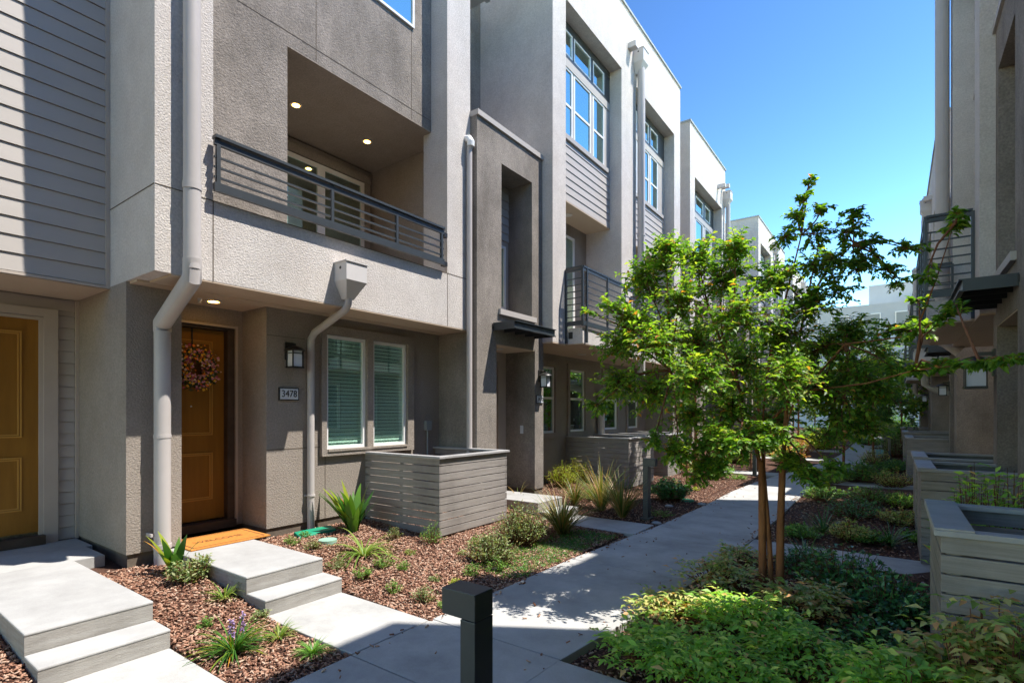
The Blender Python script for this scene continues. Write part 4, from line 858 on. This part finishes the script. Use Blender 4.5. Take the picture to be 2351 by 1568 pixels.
for i, (px, py, r_, h_, n_, m_, lb) in enumerate((
        (1500, 1530, .36, .27, 150, 'nand', 'leafy nandina at the bottom edge, leftmost, spilling to the path'), (1640, 1600, .42, .36, 200, 'nand', 'nandina at the bottom edge, middle of the mass'),
        (1560, 1430, .36, .28, 150, 'nandr', 'bronze tinged nandina halfway up the left edge of the mass'), (1650, 1350, .36, .30, 140, 'nandr', 'nandina just left of the tree foot'),
        (1720, 1470, .42, .34, 210, 'nand', 'full green nandina in the middle of the mass below the tree'), (1850, 1560, .38, .34, 170, 'nand', 'nandina at the bottom edge, right of the mass'),
        (1860, 1420, .34, .30, 130, 'nandr', 'pale bronze nandina right of the tree foot'), (1700, 1300, .26, .22, 70, 'nandr', 'small nandina behind the trunks near the side walk'),
        (2200, 1640, .34, .36, 140, 'nandr', 'pale nandina at the foot of the nearest right fence'), (2330, 1620, .28, .46, 130, 'nandr', 'reddish nandina in the bottom right corner'), (2080, 1640, .25, .25, 70, 'nand', 'low nandina left of the one at the fence foot'))):
    nandina(at(px, py), r_ * (.8 if i in (0, 1, 5) else .88), h_ * .72, int(n_ * .72), m_, lb, NG, 100 + i)
for i, (x_, y_, r_, h_, m_, lb) in enumerate(((.34, 3.12, .30, .66, 'nandr', 'tall pale nandina against the front of the nearest right fence'), (.72, 3.2, .30, .70, 'nandr', 'tall reddish nandina at the right edge, against the nearest fence'), (.04, 2.95, .26, .48, 'nand', 'nandina at the front post of the nearest right fence'))):
    nandina((x_, y_, gz(x_, y_)), r_, h_, 150, m_, lb, NG, 120 + i)
dk = [(1930, 1360, .42, .40, 1500, .055, 'low dark glossy shrub right of the tree, near the side walk'), (2030, 1420, .42, .36, 1500, .055, 'dark shrub in the centre of the shaded right bed'), (2010, 1500, .30, .22, 800, .05, 'low dark shrub by the bottom of the shaded bed'), (1830, 1310, .25, .26, 500, .05, 'small dark shrub touching the tree foot'), (2100, 1450, .26, .24, 700, .05, 'dark shrub beside the nearest fence')]
for i, (px, py, r_, h_, n_, ls, lb) in enumerate(dk): mound(at(px, py), r_, h_, n_, ls, 'shrubdk', lb, 'shrub', 'dark shrubs in the right bed', wid=.55, seed=130 + i)
tuft(at(1850, 1300), 60, .42, .02, 'flaxdk', 'dark strappy clump behind the tree by the side walk', 'plant', spread=.9, droop=.5, name='strap_leaf_plant', seed=140)
tuft(at(2045, 1255), 40, .40, .02, 'flaxdk', 'dark strappy clump right of centre beyond the side walk', 'plant', spread=.9, droop=.5, name='strap_leaf_plant', seed=141)
tuft(at(1890, 1225), 40, .45, .018, 'flaxdk', 'dark strappy clump left of centre beyond the side walk', 'plant', spread=.9, droop=.45, name='strap_leaf_plant', seed=142)
rb = [(1990, 1245, .26, .16, 'mound', 'bright low mound left of the strappy clump'), (2112, 1245, .24, .13, 'mound', 'bright low mound by the second right fence'), (1840, 1235, .25, .16, 'mound', 'green mound beside the curved path edge'), (1950, 1240, .25, .25, 'nandr', 'bronze shrub beyond the side walk'),
      (1960, 1190, .5, .34, 'shrubdk', 'wide dark shrub midway up the right bed'), (2060, 1205, .35, .24, 'nandr', 'reddish low shrub midway up the right bed'), (1890, 1150, .42, .28, 'mound', 'fresh green shrub left of the middle of the right bed'), (2000, 1155, .5, .30, 'leafdk', 'spreading shrub in the middle of the right bed'), (2070, 1165, .35, .25, 'nand', 'nandina like shrub near the third right fence'),
      (1975, 1105, .65, .48, 'leafdk', 'rounded dark bush before the far side walk'), (2050, 1120, .5, .42, 'nandr', 'bronze bush before the far side walk'), (1900, 1110, .5, .3, 'mound', 'green shrub at the path edge before the far right tree'), (2070, 1080, .8, .3, 'leafdk', 'dark low shrub past the far side walk'), (2065, 1050, .8, .8, 'vari', 'pale spiky bush at the fourth right fence'), (2010, 1068, .5, .5, 'nandr', 'reddish bush at the foot of the far right tree'), (2050, 1010, 1.1, 1.2, 'yell', 'tall feathery bush far along the right bed'), (2000, 1022, .7, .4, 'mound', 'low green bush far along the right bed'), (2085, 985, .8, .5, 'yell', 'low yellowish shrub beyond the far fences')]
for i, (px, py, r_, h_, m_, lb) in enumerate(rb): mound(at(px, py), r_, h_, int(900 + 900 * r_), .05 + .04 * (r_ > .6), m_, lb, 'shrub', 'mixed shrubs further along the right bed', wid=.4, seed=150 + i)
for i, (x_, y_, lb) in enumerate(((.62, 5.0, 'green shrub rising behind the nearest fence, left one'), (.80, 4.75, 'green shrub rising behind the nearest fence, right one'))):
    mound((x_ - .08, y_ + .6, 0), .30, 1.12, 2200, .075, 'mound' if False else 'nand', lb, 'shrub', wid=.4, seed=180 + i)
# ================================================================== trees
def world(px, py, depth):
    u = (px - CX) / F_; return np.array([(-math.sin(YAW) + u * math.cos(YAW)) * depth, (math.cos(YAW) + u * math.sin(YAW)) * depth, CAMZ + (HY - py) / F_ * depth])
def make_tree(loc, forks, trunks, clusters, m, label, group, seed, ls=.06, leafw=.5, tw_n=1.0, trunkr=.03, dens=1.0):
    rg = np.random.default_rng(seed); t = empty('young_tree', loc, label, 'tree', group)
    tb = MB(); br = MB(); parts = []
    for pts, r_ in trunks: tb.tube(pts, [r_ * (1 - (.25 if r_ > .03 else .8) * i / (len(pts) - 1)) for i in range(len(pts))], 10)
    for (c, r, n) in clusters:
        c = np.array(c); f = forks[int(np.argmin([np.linalg.norm((np.array(q) - c) * [1, 1, .6]) for q in forks]))]; f = np.array(f, float)
        L = np.linalg.norm(c - f); m1 = f + (c - f) * .45 + np.array([0, 0, .12 * L]) + rg.normal(0, .04 * L, 3)
        br.tube([f, m1, c], [.006 + .010 * min(1, L / 1.5), .005 + .005 * min(1, L), .003], 6, cap=False)
        nt_ = max(3, int(n / 6 * dens))
        for i in range(nt_):
            d = rg.normal(0, 1, 3); d /= np.linalg.norm(d); q = rg.uniform(.25, 1) ** .6; e = c + d * r * q * np.array([1, 1, .8]); e[2] += .0
            s0 = c + rg.normal(0, .12, 3) * r if rg.uniform() < .6 else m1 + (c - m1) * rg.uniform(.3, 1)
            mid = (s0 + e) / 2 + rg.normal(0, .06, 3) * r + [0, 0, .05 * r]
            br.tube([s0, mid, e], [.0035, .0025, .0012], 4, cap=False)
            k = 12; tt = np.linspace(.2, 1.02, k)[:, None]; pp = (1 - tt) ** 2 * s0 + 2 * tt * (1 - tt) * mid + tt ** 2 * e
            dd = e - s0; dd /= np.linalg.norm(dd) + 1e-6; sd_ = np.cross(dd, [0, 0, 1]); sd_ /= np.linalg.norm(sd_) + 1e-6
            sgn = np.where(np.arange(k) % 2 == 0, 1, -1)[:, None]
            D_ = dd * .6 + sd_ * sgn * .9 + rg.normal(0, .25, (k, 3)) + [0, 0, -.12]
            parts.append(leaves(pp, D_, rg.normal(0, .35, (k, 3)) + [0, 0, 1], rg.uniform(.65, 1.15, k) * ls, leafw))
    V, F = merge(parts); npmesh('crown', V, F, M[m], t); tb.build('trunk', M['bark'], t, smooth=True); br.build('branches', M['twig'], t)
    return t
d0 = 4.70
cl = []
def C(px, py, r, n=None, dd=0.0):
    dp = d0 + dd; rm = r / F_ * dp; cl.append((world(px, py, dp), rm * (1.22 if r > 40 else 1.05), n if n else int(40 + r * 1.9)))
for q in ((1455, 730, 62), (1420, 790, 55), (1480, 640, 55, None, .2), (1530, 580, 50, None, .1), (1600, 590, 60, None, .3), (1560, 680, 80), (1660, 640, 75, None, .2), (1690, 570, 45), (1500, 790, 80, None, -.3), (1420, 880, 60), (1500, 900, 75, None, .2),
          (1600, 790, 95, None, .3), (1600, 870, 80, None, -.5), (1700, 720, 90, None, -.3), (1700, 830, 90, None, .5), (1770, 640, 60), (1790, 760, 90), (1800, 870, 85, None, -.3), (1680, 930, 75), (1580, 960, 55, None, .2), (1880, 800, 80, None, .2),
          (1880, 900, 75, None, .3), (1780, 960, 60, None, .4), (1930, 960, 60), (1960, 860, 75, None, -.1), (1950, 760, 50, None, .1), (2010, 900, 50), (1860, 700, 60), (1640, 1010, 60, None, -.3), (1560, 1040, 42, None, -.35), (1700, 1020, 55, None, -.5), (1760, 1000, 50, None, -.5), (1500, 1015, 26, 30, -.4),
          (1640, 1070, 38, None, -.3), (1860, 1090, 40, None, -.4), (1920, 1080, 32, 40, -.5), (1820, 1060, 35, None, -.2), (1370, 930, 35, 40, -.1), (1350, 715, 18, 14, -.1), (1990, 980, 45), (1400, 700, 35, 40),
          (1860, 610, 58, 70), (1910, 590, 56, 70), (1940, 530, 48, 52), (1960, 495, 30, 28), (1870, 540, 44, 48), (1920, 660, 55, 50), (2010, 800, 55, 60, .3), (1990, 600, 40, 40), (1600, 1090, 36, 50, -.3), (1900, 1000, 60, 70, .3), (1830, 500, 30, 30), (1845, 450, 22, 22), (1860, 413, 15, 14), (2000, 560, 40, 40), (1960, 620, 45, 50), (2040, 620, 38, 36), (2080, 570, 28, 24), (2060, 650, 26, 22), (2115, 575, 20, 14), (1800, 545, 35, 35), (1890, 480, 22, 20),
          (2060, 760, 50, 60, -.5), (2120, 760, 40, 45, -.8), (2170, 730, 30, 30, -1.1), (2195, 700, 22, 20, -1.3), (2060, 850, 42, 55, -.3), (2110, 850, 26, 30, -.8), (2160, 842, 24, 26, -1.1), (2205, 838, 22, 24, -1.3), (2250, 832, 22, 24, -1.5), (2295, 825, 22, 24, -1.6), (2330, 822, 18, 16, -1.65), (2190, 520, 24, 22, -1.4), (2200, 492, 16, 12, -1.5), (2120, 640, 22, 16, -1.2), (2110, 690, 20, 14, -1.0)):
    C(*q)
bx, by, bz = -.86, 5.13, -.03
K1 = world(1748, 1010, 4.72); K2 = world(1798, 1000, 4.66); K3 = world(1775, 960, 4.68)
up1 = world(1760, 860, 4.7); up2 = world(1830, 900, 4.6); up3 = world(1700, 900, 4.8); up4 = world(1690, 960, 4.7); up5 = world(1850, 700, 4.7); up6 = world(1990, 880, 4.3)
trunks = [([world(1752, 1352, 4.70) * [1, 1, 0] + [0, 0, -.05], world(1750, 1200, 4.70), world(1748, 1060, 4.72)], .036), ([world(1748, 1075, 4.72), up3, world(1660, 800, 4.8), world(1600, 640, 4.8)], .018),
          ([world(1772, 1350, 4.68) * [1, 1, 0] + [0, 0, -.05], world(1766, 1240, 4.68), world(1757, 1120, 4.72), K1, up1], .026),
          ([world(1790, 1342, 4.64) * [1, 1, 0] + [0, 0, -.05], world(1792, 1200, 4.64), world(1797, 1060, 4.66)], .036), ([world(1797, 1080, 4.66), world(1805, 940, 4.66), up5, world(1880, 560, 4.7)], .020)]
trunks += [([K2, up2, up6, world(2100, 850, 3.9), world(2250, 833, 3.2), world(2345, 820, 3.05)], .010), ([up5, world(1900, 620, 4.7), world(1960, 560, 4.7), world(2030, 590, 4.7)], .012), ([up1, world(1800, 700, 4.7), world(1840, 540, 4.7), world(1860, 410, 4.7)], .012), ([K1, world(1640, 920, 4.8), world(1540, 850, 4.7)], .013), ([K3, world(1860, 880, 4.8), world(1940, 790, 4.6), world(2100, 770, 4.0), world(2200, 700, 3.4)], .013)]
trunks += [([world(2100, 770, 4.0), world(2150, 640, 3.5), world(2195, 500, 3.2)], .007)]
forks = [up1, up2, up3, up4, up5, world(1640, 920, 4.8), world(1540, 850, 4.7), world(1940, 790, 4.6), world(1900, 620, 4.7), world(1960, 560, 4.7), world(2100, 850, 3.9), world(2250, 833, 3.2), world(2100, 770, 4.0), world(2195, 510, 3.2), world(1840, 540, 4.7), world(1660, 800, 4.8), K1, K2]
make_tree((bx, by, bz), forks, trunks, cl, 'leaf', 'large multi-stemmed young tree in the right foreground bed, wide leafy crown', None, 3, ls=.058, leafw=.55, dens=2.4)
def simple_tree(x, y, h, cr, zc, m, label, seed, n=16, ls=.075, r_=.035, stakes=False, group='smaller young trees along the path'):
    rg = np.random.default_rng(seed); z0 = gz(x, y); cls = []
    for i in range(n):
        d = rg.normal(0, 1, 3); d /= np.linalg.norm(d); q = rg.uniform(.3, .9); cls.append((np.array([x, y, zc]) + d * q * np.array([cr, cr, (h - zc)]), cr * rg.uniform(.28, .42), 95))
    tp = np.array([x + rg.uniform(-.1, .1), y, zc]); fk = [np.array([x, y, z0 + (zc - z0) * .75]), tp, tp + [.2 * cr, 0, .3], tp - [.2 * cr, 0, -.2]]
    t = make_tree((x, y, z0), fk, [([(x, y, z0 - .05), (x + .02, y, z0 + (zc - z0) * .5), fk[0], tp], r_)] + [([fk[0], q], r_ * .5) for q in fk[2:]], cls, m, label, group, seed, ls=ls)
    if stakes:
        s_ = empty('tree_stake', (x, y + .25, z0), 'pair of thin wooden stakes ' + stakes, 'stake')
        for dx in (-.18, .18): MB().tube([(x + dx, y + .02, z0 - .05), (x + dx, y + .02, 1.55)], .022, 8).build('post', M['stake'], s_)
        MB().tube([(x - .18, y + .02, 1.2), (x + .18, y + .02, 1.2)], .008, 6).build('tie', M['black'], s_)
    return t
simple_tree(-3.42, 11.3, 3.9, 1.0, 2.6, 'leafb', 'young tree on the left bed right behind the main crown', 61, n=18, ls=.085, stakes='beside the young tree of the left bed')
simple_tree(-1.13, 16.8, 4.3, 1.35, 2.6, 'leaf', 'young tree with a thin red trunk in the right bed', 62, n=24, ls=.10)
simple_tree(-.62, 22.2, 3.8, 1.3, 2.0, 'leafdk', 'dark bushy small tree beyond the thin red trunk', 63, n=18, ls=.12)
simple_tree(-3.15, 16.2, 4.2, 1.3, 2.8, 'leafb', 'second tree of the left bed, sunlit and half hidden', 64, n=16, ls=.11, stakes='beside the second tree of the left bed')
simple_tree(-3.1, 23.5, 4.6, 1.5, 3.1, 'leafb', 'third tree of the left bed, far along the path', 65, n=16, ls=.14)
simple_tree(-1.0, 30, 5.2, 1.7, 3.0, 'leafb', 'far tree in front of the grey building, left', 66, n=16, ls=.16)
simple_tree(.3, 40, 6.5, 2.0, 4.0, 'leafb', 'far tree in front of the grey building, right', 67, n=16, ls=.2)

for i, (x_, y_, h_, lb) in enumerate(((-3.9, 28, 5.2, 'leafy tree far along the left row, nearer one'), (-3.6, 33.5, 5.6, 'leafy tree far along the left row, farther one'), (-2.6, 44, 6.5, 'tall tree at the far left end of the path'), (.2, 27, 4.4, 'tree far along the right row'), (-1.6, 50, 7.5, 'largest tree before the grey building'))):
    simple_tree(x_, y_, h_, 1.7, h_ * .58, 'leafb', lb, 80 + i, n=16, ls=.2)
for i, (x_, y_, r_, h_, m_, lb) in enumerate(((-3.6, 13.2, .5, .5, 'mound', 'round bush by the second pair of stakes'), (-3.9, 17.5, .7, .7, 'vari', 'pale bush far along the left bed'), (-2.9, 19.5, .5, .5, 'oran', 'orange bush far along the left bed'), (-3.5, 21.8, .8, .8, 'mound', 'large bush far along the left bed'), (-2.6, 26, .8, .8, 'yell', 'yellow bush where the path bends away'), (-3.2, 30, 1.0, .9, 'mound', 'wide bush beyond the path bend'), (.3, 31, .9, 1.0, 'mound', 'wide bush far along the right bed'), (.0, 36, 1.1, 1.0, 'vari', 'pale bush at the far right end'), (-2.6, 38, 1.2, 1.1, 'leafdk', 'dark bush at the far left end'), (-1.0, 52, 2.4, 1.9, 'leafdk', 'dark hedge across the far end of the path'))):
    mound((x_, y_, gz(x_, y_)), r_, h_, int(900 + 500 * r_), .05 + .004 * y_, m_, lb, 'shrub', 'shrubs far along the path', wid=.4, seed=200 + i)
